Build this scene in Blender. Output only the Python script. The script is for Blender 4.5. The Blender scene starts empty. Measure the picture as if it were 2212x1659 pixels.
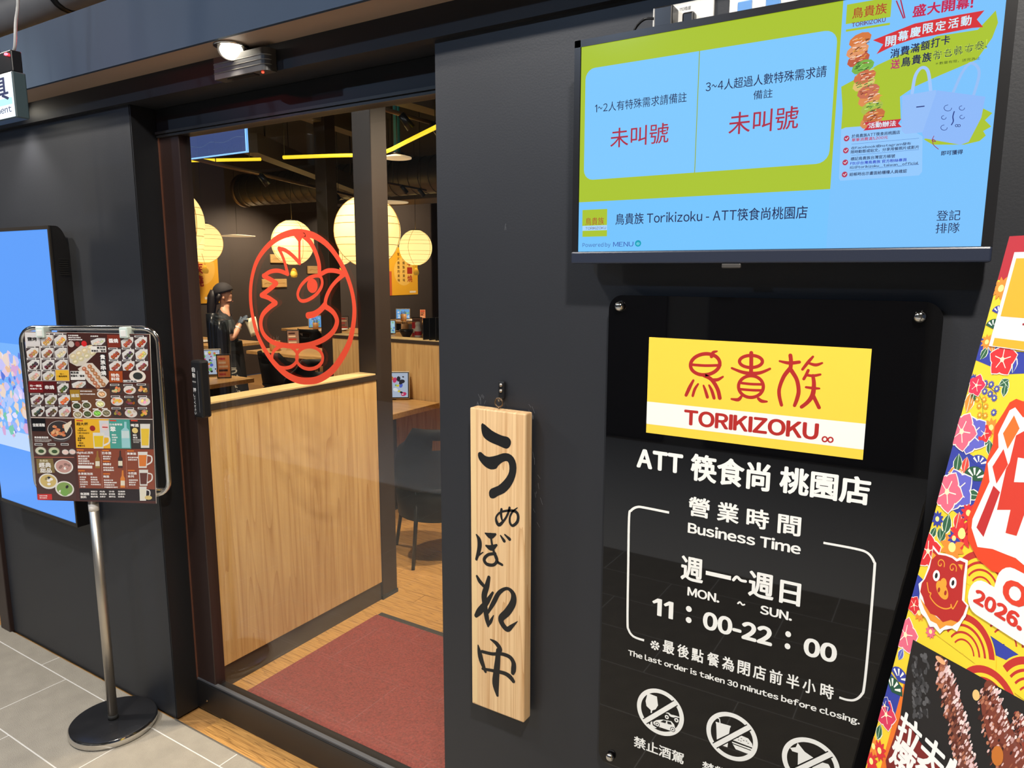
import bpy, bmesh, math, random
from mathutils import Vector, Matrix, geometry
random.seed(7)
sc = bpy.context.scene
COL = sc.collection
# ---------------------------------------------------------------- camera
FW, FH, FPX = 2212, 1659, 1544.87
YAW, PITCH, ROLL = .5547003, .15736964, .00205769
CAM = Vector((0, 0, 1.65))
_f = Vector((-math.sin(YAW), math.cos(YAW), 0)); _r = Vector((math.cos(YAW), math.sin(YAW), 0)); _u = Vector((0, 0, 1))
FWD = _f*math.cos(PITCH) - _u*math.sin(PITCH)
_u2 = _u*math.cos(PITCH) + _f*math.sin(PITCH)
RGT = _r*math.cos(ROLL) + _u2*math.sin(ROLL)
UPV = -_r*math.sin(ROLL) + _u2*math.cos(ROLL)
cd = bpy.data.cameras.new('camera'); cam = bpy.data.objects.new('camera', cd); COL.objects.link(cam)
cd.sensor_fit = 'HORIZONTAL'; cd.sensor_width = 36; cd.lens = 36*FPX/FW; cd.clip_start = .02; cd.clip_end = 80
mw = Matrix((RGT, UPV, -FWD)).transposed().to_4x4(); mw.translation = CAM
cam.matrix_world = mw
sc.camera = cam
# ---------------------------------------------------------------- world, lights, exposure
W = bpy.data.worlds.new('world'); sc.world = W; W.use_nodes = True
bg = W.node_tree.nodes['Background']; bg.inputs[0].default_value = (.30, .40, .62, 1); bg.inputs[1].default_value = .10
vs = sc.view_settings; vs.view_transform = 'Standard'; vs.look = 'None'; vs.gamma = 1; vs.use_curve_mapping = False
vs.exposure = 0.0
def lamp(name, kind, loc, energy, color, size=.1, target=None, angle=60, blend=.5):
    l = bpy.data.lights.new(name, kind); o = bpy.data.objects.new(name, l); COL.objects.link(o)
    o.location = loc; l.energy = energy; l.color = color
    if kind == 'AREA': l.size = size; l.shape = 'DISK'
    elif kind == 'SPOT':
        l.spot_size = math.radians(angle); l.spot_blend = blend; l.shadow_soft_size = size
    else: l.shadow_soft_size = size
    d = (Vector(target) - Vector(loc)) if target else Vector((0, 0, -1))
    o.rotation_euler = d.to_track_quat('-Z', 'Y').to_euler()
    return o
WARM = (1, .80, .58); NEUT = (1, .93, .84); COOL = (.45, .66, 1)
# corridor ceiling lamps (each hangs under a fixture built further down)
CORR = [((.28, -.1, 3.3), 112, NEUT), ((-1.75, -.1, 3.3), 40, NEUT), ((-3.9, .2, 3.3), 85, NEUT), ((-1.9, -1.5, 3.3), 30, COOL), ((-4.6, -1.6, 3.3), 36, COOL)]  # the two cool lamps are added fill for the blue cast on the fascia
for i, (p, e, c) in enumerate(CORR): lamp('corridor_lamp_light', 'AREA', p, e, c, .16)
lamp('wall_wash_light', 'SPOT', (-2.35, .1, 3.2), 200, (1, .84, .58), .04, (-3.0, 1.41, 1.72), 36, 1.)
# restaurant ceiling spots
INSP = [((-1.75, 2.35, 2.95), (-1.8, 2.2, 0), 230, 85), ((-1.55, 3.3, 2.95), (-2.35, 2.2, .4), 330, 75), ((-3.3, 3.0, 2.95), (-3.2, 3.9, .7), 170, 75),
        ((-5.8, 4.5, 2.95), (-6.4, 5.0, .9), 380, 95), ((-5.0, 3.2, 2.95), (-5.6, 3.8, .7), 130, 70), ((-8.5, 7.5, 2.95), (-8.9, 7.3, .9), 300, 125), ((-7.4, 10.3, 2.95), (-9.2, 10.9, 1.3), 420, 130)]  # the spot over the near table is an extra, added to brighten it
for p, t, e, a in INSP: lamp('track_spot_light', 'SPOT', p, e, WARM, .05, t, a, .7)

# ---------------------------------------------------------------- helpers
def ray(x, y): return RGT*((x-FW/2)/FPX) - UPV*((y-FH/2)/FPX) + FWD
def aty(x, y, Y): d = ray(x, y); return CAM + d*((Y-CAM.y)/d.y)
def atx(x, y, X): d = ray(x, y); return CAM + d*((X-CAM.x)/d.x)
def atz(x, y, Z): d = ray(x, y); return CAM + d*((Z-CAM.z)/d.z)
def s2l(c): return tuple((v/255/12.92 if v/255 <= .04045 else ((v/255+.055)/1.055)**2.4) for v in c)

MATS = {}
def mat(name, col, rough=.5, metal=0., spec=.5, var=0., vscale=8., bump=0., bscale=60., emit=None, estr=0., stretch=(1, 1, 1), coat=0.):
    if name in MATS: return MATS[name]
    m = bpy.data.materials.new(name); m.use_nodes = True; nt = m.node_tree; b = nt.nodes['Principled BSDF']
    c = (*s2l(col), 1)
    b.inputs['Base Color'].default_value = c; b.inputs['Roughness'].default_value = rough; b.inputs['Metallic'].default_value = metal
    b.inputs['Specular IOR Level'].default_value = spec; b.inputs['Coat Weight'].default_value = coat; b.inputs['Coat Roughness'].default_value = .05
    if emit: b.inputs['Emission Color'].default_value = (*s2l(emit), 1); b.inputs['Emission Strength'].default_value = estr
    tc = nt.nodes.new('ShaderNodeTexCoord'); mp = nt.nodes.new('ShaderNodeMapping'); mp.inputs['Scale'].default_value = stretch
    nt.links.new(tc.outputs['Object'], mp.inputs[0])
    n = nt.nodes.new('ShaderNodeTexNoise'); n.inputs['Scale'].default_value = vscale; n.inputs['Detail'].default_value = 4; nt.links.new(mp.outputs[0], n.inputs[0])
    if var:
        mx = nt.nodes.new('ShaderNodeMix'); mx.data_type = 'RGBA'; nt.links.new(n.outputs[0], mx.inputs[0])
        mx.inputs[6].default_value = tuple(v*(1-var) for v in c[:3])+(1,); mx.inputs[7].default_value = tuple(min(1, v*(1+var)) for v in c[:3])+(1,)
        nt.links.new(mx.outputs[2], b.inputs['Base Color'])
    if bump:
        n2 = nt.nodes.new('ShaderNodeTexNoise'); n2.inputs['Scale'].default_value = bscale; n2.inputs['Detail'].default_value = 3; nt.links.new(mp.outputs[0], n2.inputs[0])
        bp = nt.nodes.new('ShaderNodeBump'); bp.inputs['Strength'].default_value = bump; bp.inputs['Distance'].default_value = .01
        nt.links.new(n2.outputs[0], bp.inputs['Height']); nt.links.new(bp.outputs[0], b.inputs['Normal'])
    MATS[name] = m; return m
def wood(name, c1, c2, stretch, rough=.45, contrast=.5, wscale=1.0, dist=3.):
    if name in MATS: return MATS[name]
    m = bpy.data.materials.new(name); m.use_nodes = True; nt = m.node_tree; b = nt.nodes['Principled BSDF']
    tc = nt.nodes.new('ShaderNodeTexCoord'); mp = nt.nodes.new('ShaderNodeMapping'); mp.inputs['Scale'].default_value = stretch
    nt.links.new(tc.outputs['Object'], mp.inputs[0])
    n = nt.nodes.new('ShaderNodeTexNoise'); n.inputs['Scale'].default_value = 3*wscale; n.inputs['Detail'].default_value = 6; n.inputs['Distortion'].default_value = dist*.2
    nt.links.new(mp.outputs[0], n.inputs[0])
    w = nt.nodes.new('ShaderNodeTexNoise'); w.inputs['Scale'].default_value = .8*wscale; w.inputs['Detail'].default_value = 1; nt.links.new(mp.outputs[0], w.inputs[0])
    mu = nt.nodes.new('ShaderNodeMath'); mu.operation = 'MULTIPLY'; mu.inputs[1].default_value = 9.; nt.links.new(w.outputs[0], mu.inputs[0])
    fr = nt.nodes.new('ShaderNodeMath'); fr.operation = 'FRACT'; nt.links.new(mu.outputs[0], fr.inputs[0])
    pw = nt.nodes.new('ShaderNodeMath'); pw.operation = 'POWER'; pw.inputs[1].default_value = 5.; nt.links.new(fr.outputs[0], pw.inputs[0])
    ma = nt.nodes.new('ShaderNodeMath'); ma.operation = 'MULTIPLY_ADD'; ma.inputs[1].default_value = contrast; nt.links.new(pw.outputs[0], ma.inputs[0]); 
    sm = nt.nodes.new('ShaderNodeMapRange'); sm.inputs[1].default_value = .35; sm.inputs[2].default_value = .75; sm.inputs[4].default_value = .6; nt.links.new(n.outputs[0], sm.inputs[0])
    nt.links.new(sm.outputs[0], ma.inputs[2])
    mx = nt.nodes.new('ShaderNodeMix'); mx.data_type = 'RGBA'; mx.clamp_factor = True; nt.links.new(ma.outputs[0], mx.inputs[0])
    mx.inputs[6].default_value = (*s2l(c1), 1); mx.inputs[7].default_value = (*s2l(c2), 1)
    nt.links.new(mx.outputs[2], b.inputs['Base Color']); b.inputs['Roughness'].default_value = rough
    MATS[name] = m; return m
def print_mat(name, glow=0., rough=.4, coat=0.):
    if name in MATS: return MATS[name]
    m = bpy.data.materials.new(name); m.use_nodes = True; nt = m.node_tree; b = nt.nodes['Principled BSDF']
    a = nt.nodes.new('ShaderNodeAttribute'); a.attribute_name = 'Col'
    if glow:
        b.inputs['Base Color'].default_value = (.01, .01, .012, 1)
        nt.links.new(a.outputs['Color'], b.inputs['Emission Color']); b.inputs['Emission Strength'].default_value = glow
    else: nt.links.new(a.outputs['Color'], b.inputs['Base Color'])
    b.inputs['Roughness'].default_value = rough; b.inputs['Coat Weight'].default_value = coat; b.inputs['Coat Roughness'].default_value = .02
    MATS[name] = m; return m
def glass_mat(name, tint=(.93, .95, .95), refl=1.0):
    if name in MATS: return MATS[name]
    m = bpy.data.materials.new(name); m.use_nodes = True; nt = m.node_tree; nt.nodes.remove(nt.nodes['Principled BSDF'])
    o = nt.nodes['Material Output']; t = nt.nodes.new('ShaderNodeBsdfTransparent'); t.inputs[0].default_value = (*tint, 1)
    g = nt.nodes.new('ShaderNodeBsdfGlossy'); g.inputs['Roughness'].default_value = 0.0; g.inputs[0].default_value = (refl, refl, refl, 1)
    lw = nt.nodes.new('ShaderNodeLayerWeight'); pw = nt.nodes.new('ShaderNodeMath'); pw.operation = 'POWER'; pw.inputs[1].default_value = 5.; nt.links.new(lw.outputs['Facing'], pw.inputs[0])
    f = nt.nodes.new('ShaderNodeMath'); f.operation = 'MULTIPLY_ADD'; f.inputs[1].default_value = .93; f.inputs[2].default_value = .04; nt.links.new(pw.outputs[0], f.inputs[0])
    x = nt.nodes.new('ShaderNodeMixShader'); nt.links.new(f.outputs[0], x.inputs[0]); nt.links.new(t.outputs[0], x.inputs[1]); nt.links.new(g.outputs[0], x.inputs[2]); nt.links.new(x.outputs[0], o.inputs[0])
    MATS[name] = m; return m

ROOTM = {}
def tag(o, label=None, cat=None, group=None, kind=None):
    if label: o['label'] = label
    if cat: o['category'] = cat
    if group: o['group'] = group
    if kind: o['kind'] = kind
    return o
def thing(name, label, cat, loc=(0, 0, 0), rotz=0, group=None, kind=None):
    o = bpy.data.objects.new(name, None); COL.objects.link(o); o.empty_display_size = .05
    o.location = loc; o.rotation_euler = (0, 0, rotz); ROOTM[o.name] = Matrix.Translation(loc) @ Matrix.Rotation(rotz, 4, 'Z')
    return tag(o, label, cat, group, kind)
def world_m(o):
    if o is None: return Matrix()
    if o.name in ROOTM: return ROOTM[o.name]
    return world_m(o.parent)
def copy_tree(o, parent=None):
    c = o.copy(); COL.objects.link(c); c.parent = parent
    for ch in list(o.children): copy_tree(ch, c)
    return c
class MB:
    def __init__(s): s.v = []; s.f = []; s.sm = set()
    def add(s, vs, fs, smooth=False):
        k = len(s.v); s.v += [Vector(v) for v in vs]
        for f in fs:
            if smooth: s.sm.add(len(s.f))
            s.f.append([i+k for i in f])
        return s
    def box(s, a, b):
        x0, x1 = sorted((a[0], b[0])); y0, y1 = sorted((a[1], b[1])); z0, z1 = sorted((a[2], b[2]))
        return s.add([(x0, y0, z0), (x1, y0, z0), (x1, y1, z0), (x0, y1, z0), (x0, y0, z1), (x1, y0, z1), (x1, y1, z1), (x0, y1, z1)],
                     [(0, 3, 2, 1), (4, 5, 6, 7), (0, 1, 5, 4), (1, 2, 6, 5), (2, 3, 7, 6), (3, 0, 4, 7)])
    def bbox(s, a, b, r=.004):
        x0, x1 = sorted((a[0], b[0])); y0, y1 = sorted((a[1], b[1])); z0, z1 = sorted((a[2], b[2]))
        r = min(r, (x1-x0)*.49, (y1-y0)*.49, (z1-z0)*.49)
        bm = bmesh.new(); bmesh.ops.create_cube(bm, size=1)
        for v in bm.verts: v.co = Vector(((x0+x1)/2+v.co.x*(x1-x0), (y0+y1)/2+v.co.y*(y1-y0), (z0+z1)/2+v.co.z*(z1-z0)))
        bmesh.ops.bevel(bm, geom=bm.edges[:], offset=r, segments=2, affect='EDGES', profile=.5)
        bm.verts.index_update(); s.add([v.co.copy() for v in bm.verts], [[v.index for v in f.verts] for f in bm.faces]); bm.free(); return s
    def xform(s, M, start=0):
        for i in range(start, len(s.v)): s.v[i] = M @ s.v[i]
        return s
    def cyl(s, a, b, r, r2=None, n=20, smooth=True):
        a = Vector(a); b = Vector(b); r2 = r if r2 is None else r2; d = (b-a).normalized()
        t = Vector((1, 0, 0)) if abs(d.x) < .9 else Vector((0, 1, 0)); e = d.cross(t).normalized(); g = d.cross(e)
        vs = []
        for p, q in ((a, r), (b, r2)):
            for i in range(n): an = 2*math.pi*i/n; vs.append(p+(e*math.cos(an)+g*math.sin(an))*q)
        k = len(s.v)
        s.add(vs, [(i, (i+1) % n, n+(i+1) % n, n+i) for i in range(n)], smooth)
        s.add(vs[:n], [tuple(range(n-1, -1, -1))]); s.add(vs[n:], [tuple(range(n))]); return s
    def tube(s, pts, r, n=10, closed=False):
        pts = [Vector(p) for p in pts]; m = len(pts); vs = []; prev = None
        for i, p in enumerate(pts):
            a = pts[i-1] if (i or closed) else p; b = pts[(i+1) % m] if (i < m-1 or closed) else p
            d = (b-a).normalized()
            if prev is None:
                t = Vector((0, 0, 1)) if abs(d.z) < .9 else Vector((1, 0, 0)); e = d.cross(t).normalized()
            else: e = (prev-d*prev.dot(d)).normalized()
            prev = e; g = d.cross(e); rr = r[i] if isinstance(r, (list, tuple)) else r
            for j in range(n): an = 2*math.pi*j/n; vs.append(p+(e*math.cos(an)+g*math.sin(an))*rr)
        fs = []
        for i in range(m if closed else m-1):
            k = (i+1) % m
            for j in range(n): fs.append((i*n+j, i*n+(j+1) % n, k*n+(j+1) % n, k*n+j))
        s.add(vs, fs, True)
        if not closed: s.add(vs[:n], [tuple(range(n-1, -1, -1))]); s.add(vs[-n:], [tuple(range(n))])
        return s
    def lathe(s, prof, c=(0, 0, 0), n=28, axis='Z', smooth=True):
        c = Vector(c); vs = []
        for r, h in prof:
            for i in range(n):
                an = 2*math.pi*i/n; x, y = r*math.cos(an), r*math.sin(an)
                vs.append(c+(Vector((x, y, h)) if axis == 'Z' else Vector((x, h, y)) if axis == 'Y' else Vector((h, x, y))))
        fs = []
        for k in range(len(prof)-1):
            for i in range(n): fs.append((k*n+i, k*n+(i+1) % n, (k+1)*n+(i+1) % n, (k+1)*n+i))
        return s.add(vs, fs, smooth)
    def prism(s, poly, d):      # poly: list of 3D points (planar), extruded by vector d
        poly = [Vector(p) for p in poly]; d = Vector(d); n = len(poly)
        tr = geometry.tessellate_polygon([poly])
        s.add(poly+[p+d for p in poly], [tuple(t) for t in tr]+[tuple(i+n for i in reversed(t)) for t in tr]+[(i, (i+1) % n, n+(i+1) % n, n+i) for i in range(n)]); return s
    def mesh(s, name, M=None):
        me = bpy.data.meshes.new(name); vs = [M @ v for v in s.v] if M else s.v
        me.from_pydata([tuple(v) for v in vs], [], s.f)
        for i in s.sm: me.polygons[i].use_smooth = True
        bm = bmesh.new(); bm.from_mesh(me); bmesh.ops.remove_doubles(bm, verts=bm.verts, dist=1e-6); bmesh.ops.recalc_face_normals(bm, faces=bm.faces); bm.to_mesh(me); bm.free()
        return me
    def build(s, name, m, parent=None, world=False):
        M = world_m(parent).inverted() if (world and parent) else None
        me = s.mesh(name, M); o = bpy.data.objects.new(name, me); COL.objects.link(o); me.materials.append(m)
        if parent: o.parent = parent
        return o
def piece(name, me, m, parent, loc=(0, 0, 0)):
    o = bpy.data.objects.new(name, me); COL.objects.link(o); o.parent = parent; o.location = loc
    if not me.materials: me.materials.append(m)
    return o
def catmull(pts, closed=False, k=5):
    n = len(pts); out = []
    for i in range(n if closed else n-1):
        p = [pts[(i+j) % n] if closed else pts[max(0, min(n-1, i+j))] for j in (-1, 0, 1, 2)]
        for q in range(k):
            t = q/k
            out.append(tuple(.5*(2*p[1][a]+(p[2][a]-p[0][a])*t+(2*p[0][a]-5*p[1][a]+4*p[2][a]-p[3][a])*t*t+(3*p[1][a]-p[0][a]-3*p[2][a]+p[3][a])*t**3) for a in range(len(pts[0]))))
    if not closed: out.append(tuple(pts[-1]))
    return out
GLY = {}; TXT = {}
def glyph(ch, res):
    if (ch, res) not in GLY:
        c = bpy.data.curves.new('t', 'FONT'); c.body = chr(ord(ch)+0xFEE0) if 33 <= ord(ch) <= 126 else ch; c.resolution_u = res
        o = bpy.data.objects.new('t', c); COL.objects.link(o); me = o.to_mesh()
        v = [(a.co.x, a.co.y) for a in me.vertices]; f = [tuple(p.vertices) for p in me.polygons]
        o.to_mesh_clear(); bpy.data.objects.remove(o); bpy.data.curves.remove(c)
        GLY[(ch, res)] = (v, f)
    return GLY[(ch, res)]
def text_mesh(body, bold=0., res=3, sp=1.):
    key = (body, res)
    if key not in TXT:
        V, Fc, x = [], [], 0.
        for ch in body:
            if ch == ' ': x += .26; continue
            v, f = glyph(ch, res); k = len(V)
            if not v: x += .3; continue
            if ch == 'I': v, f = [(0, 0), (.1, 0), (.1, .733), (0, .733)], [(0, 1, 2, 3)]
            elif ch == '1': v, f = [(0, .56), (.16, .733), (.27, .733), (.27, 0), (.17, 0), (.17, .61), (.03, .5)], [(0, 6, 5, 1), (1, 5, 4, 3, 2)]
            elif ch == '-': v, f = [(0, .24), (.29, .24), (.29, .31), (0, .31)], [(0, 1, 2, 3)]
            elif ch == '~': v = [(a*.6, b) for a, b in v]
            if ord(ch) < 127:
                m0 = min(a for a, b in v); m1 = max(a for a, b in v); V += [(x+.045+a-m0, b) for a, b in v]; x += m1-m0+.10
            else: V += [(x+a, b) for a, b in v]; x += 1.
            Fc += [tuple(i+k for i in q) for q in f]
        TXT[key] = (V, Fc)
    return TXT[key]
class Print:
    """flat print on a plane: O origin, U right, V up, N towards the viewer"""
    def __init__(s, O, U, V, N, step=.00012):
        s.O, s.U, s.V, s.N = Vector(O), Vector(U), Vector(V), Vector(N); s.v = []; s.f = []; s.c = []; s.step = step; s.n = 0; s.clip = None; s.z = lambda x, y: (x, y)
    def uv(s, p):
        d = ray(*s.z(*p)); t = s.N.dot(s.O-CAM)/s.N.dot(d); q = CAM+d*t-s.O; return (q.dot(s.U), q.dot(s.V))
    def zoom(s, x0, y0, k): s.z = lambda x, y: (x0+x/k, y0+y/k); return s
    def raw(s, uv, faces, col, l):
        if s.clip: a, b, c, d = s.clip; uv = [(min(b, max(a, u)), min(d, max(c, v))) for u, v in uv]
        s.n += 1; l += (s.n % 12)*.022
        k = len(s.v); s.v += [s.O+s.U*u+s.V*v+s.N*(s.step*(l+1)) for u, v in uv]
        c = (*s2l(col), 1)
        for f in faces: s.f.append([i+k for i in f]); s.c.append(c)
    def polyuv(s, uv, col, l=1):
        uv = list(uv); tr = geometry.tessellate_polygon([[Vector((a, b, 0)) for a, b in uv]]); s.raw(uv, tr, col, l)
    def poly(s, pts, col, l=1): s.polyuv([s.uv(p) for p in pts], col, l)
    def rect(s, x0, y0, x1, y1, col, l=1):      # axis-aligned in the plane, from two picture corners
        a = s.uv((x0, y0)); b = s.uv((x1, y1)); s.rectuv(a[0], a[1], b[0], b[1], col, l)
    def rectuv(s, u0, v0, u1, v1, col, l=1): s.raw([(u0, v0), (u1, v0), (u1, v1), (u0, v1)], [(0, 1, 2, 3)], col, l)
    def rrectuv(s, u0, v0, u1, v1, r, col, l=1):
        u0, u1 = sorted((u0, u1)); v0, v1 = sorted((v0, v1)); p = []
        for cx, cy, a0 in ((u1-r, v1-r, 0), (u0+r, v1-r, 90), (u0+r, v0+r, 180), (u1-r, v0+r, 270)):
            for k in range(6): a = math.radians(a0+k*18); p.append((cx+r*math.cos(a), cy+r*math.sin(a)))
        s.raw(p, [tuple(range(len(p)))], col, l)
    def elluv(s, cu, cv, ru, rv, col, l=1, rot=0, n=24):
        c, q = math.cos(rot), math.sin(rot)
        s.raw([(cu+ru*math.cos(a)*c-rv*math.sin(a)*q, cv+ru*math.cos(a)*q+rv*math.sin(a)*c) for a in (2*math.pi*i/n for i in range(n))], [tuple(range(n))], col, l)
    def ell(s, x, y, rx, ry, col, l=1, rot=0, n=24):        # picture centre and radii
        a = s.uv((x, y)); b = s.uv((x+rx, y)); d = s.uv((x, y-ry))
        s.elluv(a[0], a[1], abs(b[0]-a[0]), abs(d[1]-a[1]), col, l, rot, n)
    def ringuv(s, cu, cv, r0, r1, col, l=1, n=48, ry=1., a0=0, a1=360):
        uv = []; st = n if a1-a0 >= 360 else n+1
        for i in range(st):
            a = math.radians(a0+(a1-a0)*i/n)
            for r in (r0, r1): uv.append((cu+r*math.cos(a), cv+r*math.sin(a)*ry))
        m = len(uv); s.raw(uv, [((2*i) % m, (2*i+1) % m, (2*i+3) % m, (2*i+2) % m) for i in range(n)], col, l)
    def strokeuv(s, pts, w, col, l=1, closed=False, cap=True):
        n = len(pts); uv = []; ws = w if isinstance(w, (list, tuple)) else [w]*n
        for i in range(n):
            a = pts[i-1] if (i or closed) else pts[i]; b = pts[(i+1) % n] if (i < n-1 or closed) else pts[i]
            dx, dy = b[0]-a[0], b[1]-a[1]; L = math.hypot(dx, dy) or 1; h = ws[i]/2
            uv += [(pts[i][0]-dy/L*h, pts[i][1]+dx/L*h), (pts[i][0]+dy/L*h, pts[i][1]-dx/L*h)]
        m = len(uv); s.raw(uv, [((2*i) % m, (2*i+1) % m, (2*i+3) % m, (2*i+2) % m) for i in range(n if closed else n-1)], col, l)
        if cap and not closed:
            for p, h in ((pts[0], ws[0]/2), (pts[-1], ws[-1]/2)): s.elluv(p[0], p[1], h, h, col, l, n=12)
    def stroke(s, pts, w, col, l=1, closed=False, smooth=True, cap=True, k=5):   # widths in picture units
        a = s.uv(pts[len(pts)//2]); b = s.uv((pts[len(pts)//2][0], pts[len(pts)//2][1]+1)); sc_ = abs(b[1]-a[1])
        ws = w if isinstance(w, (list, tuple)) else [w]*len(pts)
        q = [(p[0], p[1], x) for p, x in zip(pts, ws)]
        if smooth and len(q) > 2: q = catmull(q, closed, k)
        s.strokeuv([s.uv((p[0], p[1])) for p in q], [p[2]*sc_ for p in q], col, l, closed, cap)
    def textuv(s, body, u0, v0, u1, v1, col, l=2, bold=0., res=3, sp=1., keep=False):
        v, f = text_mesh(body, 0., res, sp)
        if not v: return
        x0, x1 = min(a for a, b in v), max(a for a, b in v); y0, y1 = min(b for a, b in v), max(b for a, b in v)
        x0 -= bold; x1 += bold; y0 -= bold; y1 += bold
        kx = (u1-u0)/(x1-x0); ky = (v1-v0)/(y1-y0)
        for ci, (dx, dy) in enumerate(((0, 0),) if not bold else ((0, 0), (bold, 0), (-bold, 0), (0, bold*.8), (0, -bold*.8), (bold*.7, bold*.6), (-bold*.7, bold*.6), (bold*.7, -bold*.6), (-bold*.7, -bold*.6))):
            s.raw([(u0+(a+dx-x0)*kx, v0+(b+dy-y0)*ky) for a, b in v], f, col, l)
    def text(s, body, bl, br, tl, col, l=2, bold=0., res=3, sp=1.):
        a, b, c = s.uv(bl), s.uv(br), s.uv(tl); s.textuv(body, a[0], a[1], b[0], c[1], col, l, bold, res, sp)
    def build(s, name, m, parent=None):
        M = world_m(parent).inverted() if parent else Matrix()
        me = bpy.data.meshes.new(name); me.from_pydata([tuple(M @ v) for v in s.v], [], s.f)
        at = me.attributes.new('Col', 'FLOAT_COLOR', 'FACE')
        at.data.foreach_set('color', [x for c in s.c for x in c])
        me.materials.append(m); o = bpy.data.objects.new(name, me); COL.objects.link(o)
        if parent: o.parent = parent
        return o
# ---------------------------------------------------------------- materials
M_wall = mat('slate_paint', (37, 39, 44), .45, var=.10, vscale=3, bump=.03, bscale=220)
M_black = mat('black_paint', (19, 20, 23), .45, var=.1, vscale=5)
M_brown = mat('brown_black_aluminium', (44, 30, 27), .38, var=.08)
M_blackm = mat('black_metal', (22, 22, 24), .35)
M_head = mat('header_paint', (21, 22, 27), .55)
M_fascia = mat('fascia_paint', (50, 64, 84), .7, spec=.1, var=.06)
M_soffit = mat('soffit_paint', (150, 128, 112), .6)
M_ceil = mat('ceiling_dark', (24, 25, 28), .8, var=.2)
M_cwall = mat('corridor_wall', (120, 118, 112), .7, var=.06)
M_tile = mat('stone_tile', (152, 145, 132), .5, var=.2, vscale=14, bump=.35, bscale=260)
M_grout = mat('grout', (205, 202, 196), .8)
M_plank = wood('bamboo_plank', (196, 148, 84), (100, 62, 28), (3, 60, 3), .35, .5)
M_panel = wood('light_wood_panel', (222, 182, 122), (180, 132, 76), (14, 14, .7), .4, .45)
M_cedar = wood('cedar_board', (236, 202, 154), (190, 140, 88), (26, 26, .55), .5, .5, 1.4)
M_table = wood('table_wood', (214, 170, 108), (166, 116, 62), (2, 16, 16), .4, .3)
M_chrome = mat('chrome', (214, 212, 208), .12, 1.)
M_steel = mat('brushed_steel', (196, 188, 176), .36, .9, bump=.02, bscale=300)
M_basetop = mat('scuffed_black_steel', (46, 46, 48), .2, .35, var=.45, vscale=14, bump=.05, bscale=24)
M_mat = mat('red_mat', (128, 52, 46), .95, var=.75, vscale=130, bump=1., bscale=150)
M_rubber = mat('rubber', (34, 34, 32), .7)
M_gold = mat('gold_strip', (226, 194, 138), .35, .1)
M_plaster = mat('grey_column', (132, 126, 116), .7, var=.08)
M_inwall = mat('restaurant_wall', (64, 54, 48), .7, var=.12, vscale=2)
M_post = mat('dark_wood_post', (52, 41, 34), .5, var=.12, stretch=(20, 20, 1))
M_plastic = mat('black_plastic', (24, 24, 26), .3)
M_white = mat('white_plastic', (226, 226, 222), .4)
M_duct = mat('spiral_duct', (92, 84, 76), .45, .6)
M_glass = glass_mat('door_glass')
M_paper = mat('paper', (238, 234, 226), .7)
P_PRINT = print_mat('flat_print', 0, .35); P_SCREEN = print_mat('screen_glow', 1., .12); P_VINYL = print_mat('cut_vinyl', 0, .45)

def struct(name, a, b, m, parent=None, bev=0):
    mb = MB(); (mb.bbox(a, b, bev) if bev else mb.box(a, b)); o = mb.build(name, m, parent)
    if parent is None: o['kind'] = 'structure'
    return o
F = 1.4135; D = 1.507
# ---------------------------------------------------------------- setting
fl = struct('floor', (-9, -3.7, -.08), (3, 1.405, -.0009), M_grout)
tm = MB().bbox((0, 0, -.02), (.586, .291, 0), .0015).mesh('floor_tile'); tm.materials.append(M_tile)
thin = MB().bbox((0, 0, -.02), (.586, .072, 0), .0015).mesh('floor_tile'); thin.materials.append(M_tile)
for r in range(9):
    y0 = 1.332 if r == 0 else 1.332-.295*r
    off = (-.803 + .2*r) % .59
    for c in range(-11, 4):
        x = c*.59+off-.59*0
        if -6.2 < x < 1.8: piece('floor_tile', thin if r == 0 else tm, M_tile, fl, (x+.002, y0+.002, 0))
struct('trim_1', (-2.345, 1.404, -.01), (-1.09, 1.409, .002), M_steel)
fr = struct('floor_restaurant', (-9.5, 1.409, -.08), (.5, 12.5, -.012), wood('floor_wood_far', (186, 140, 84), (122, 80, 40), (3, 50, 3), .4, .3))
pm = [MB().bbox((0, 0, -.014), (.898, .098, 0), .001).mesh('plank') for i in range(1)][0]; pm.materials.append(M_plank)
for r in range(29):
    y0 = 1.41+.1*r
    for c in range(5):
        x = -4.9+.9*c+(.3*r % .9)
        if y0 < 1.55 and not (-2.5 < x < -.9): continue
        p = piece('plank', pm, M_plank, fr, (x, y0, 0))
wl = struct('wall_left', (-3.58, F, 0), (-2.345, 1.62, 2.18), M_wall)
struct('trim_2', (-3.665, 1.395, 0), (-3.58, 1.62, 2.18), M_brown, bev=.003)
struct('wall_far_left', (-9, 1.75, 0), (-3.665, 1.9, 2.18), mat('metal_shutter', (120, 112, 98), .4, .5))
struct('trim_3', (-2.345, F+.002, 0), (-2.339, 1.62, 2.18), M_black)
wr = struct('wall_right', (-1.09, F, 0), (2.6, 1.62, 2.18), M_wall)
struct('trim_4', (-9, 1.395, 2.18), (2.6, 1.62, 2.262), M_head)
struct('trim_5', (-9, 1.29, 2.25), (2.6, 1.395, 2.262), M_soffit)
struct('trim_6', (-9, 1.282, 2.247), (2.6, 1.292, 2.43), M_fascia)
struct('wall_restaurant_left', (-9.7, 1.9, 0), (-9.5, 12.5, 3.4), M_inwall)
struct('wall_restaurant_back', (-9.7, 12.5, 0), (.5, 12.7, 3.4), M_inwall)
struct('wall_restaurant_right', (.5, 1.62, 0), (.7, 12.7, 3.4), M_inwall)
struct('ceiling', (-9.7, -3.9, 3.4), (3, 12.7, 3.5), M_ceil)
cb = struct('wall_corridor', (-9, -3.9, 0), (3, -3.7, 3.4), M_cwall)
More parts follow.
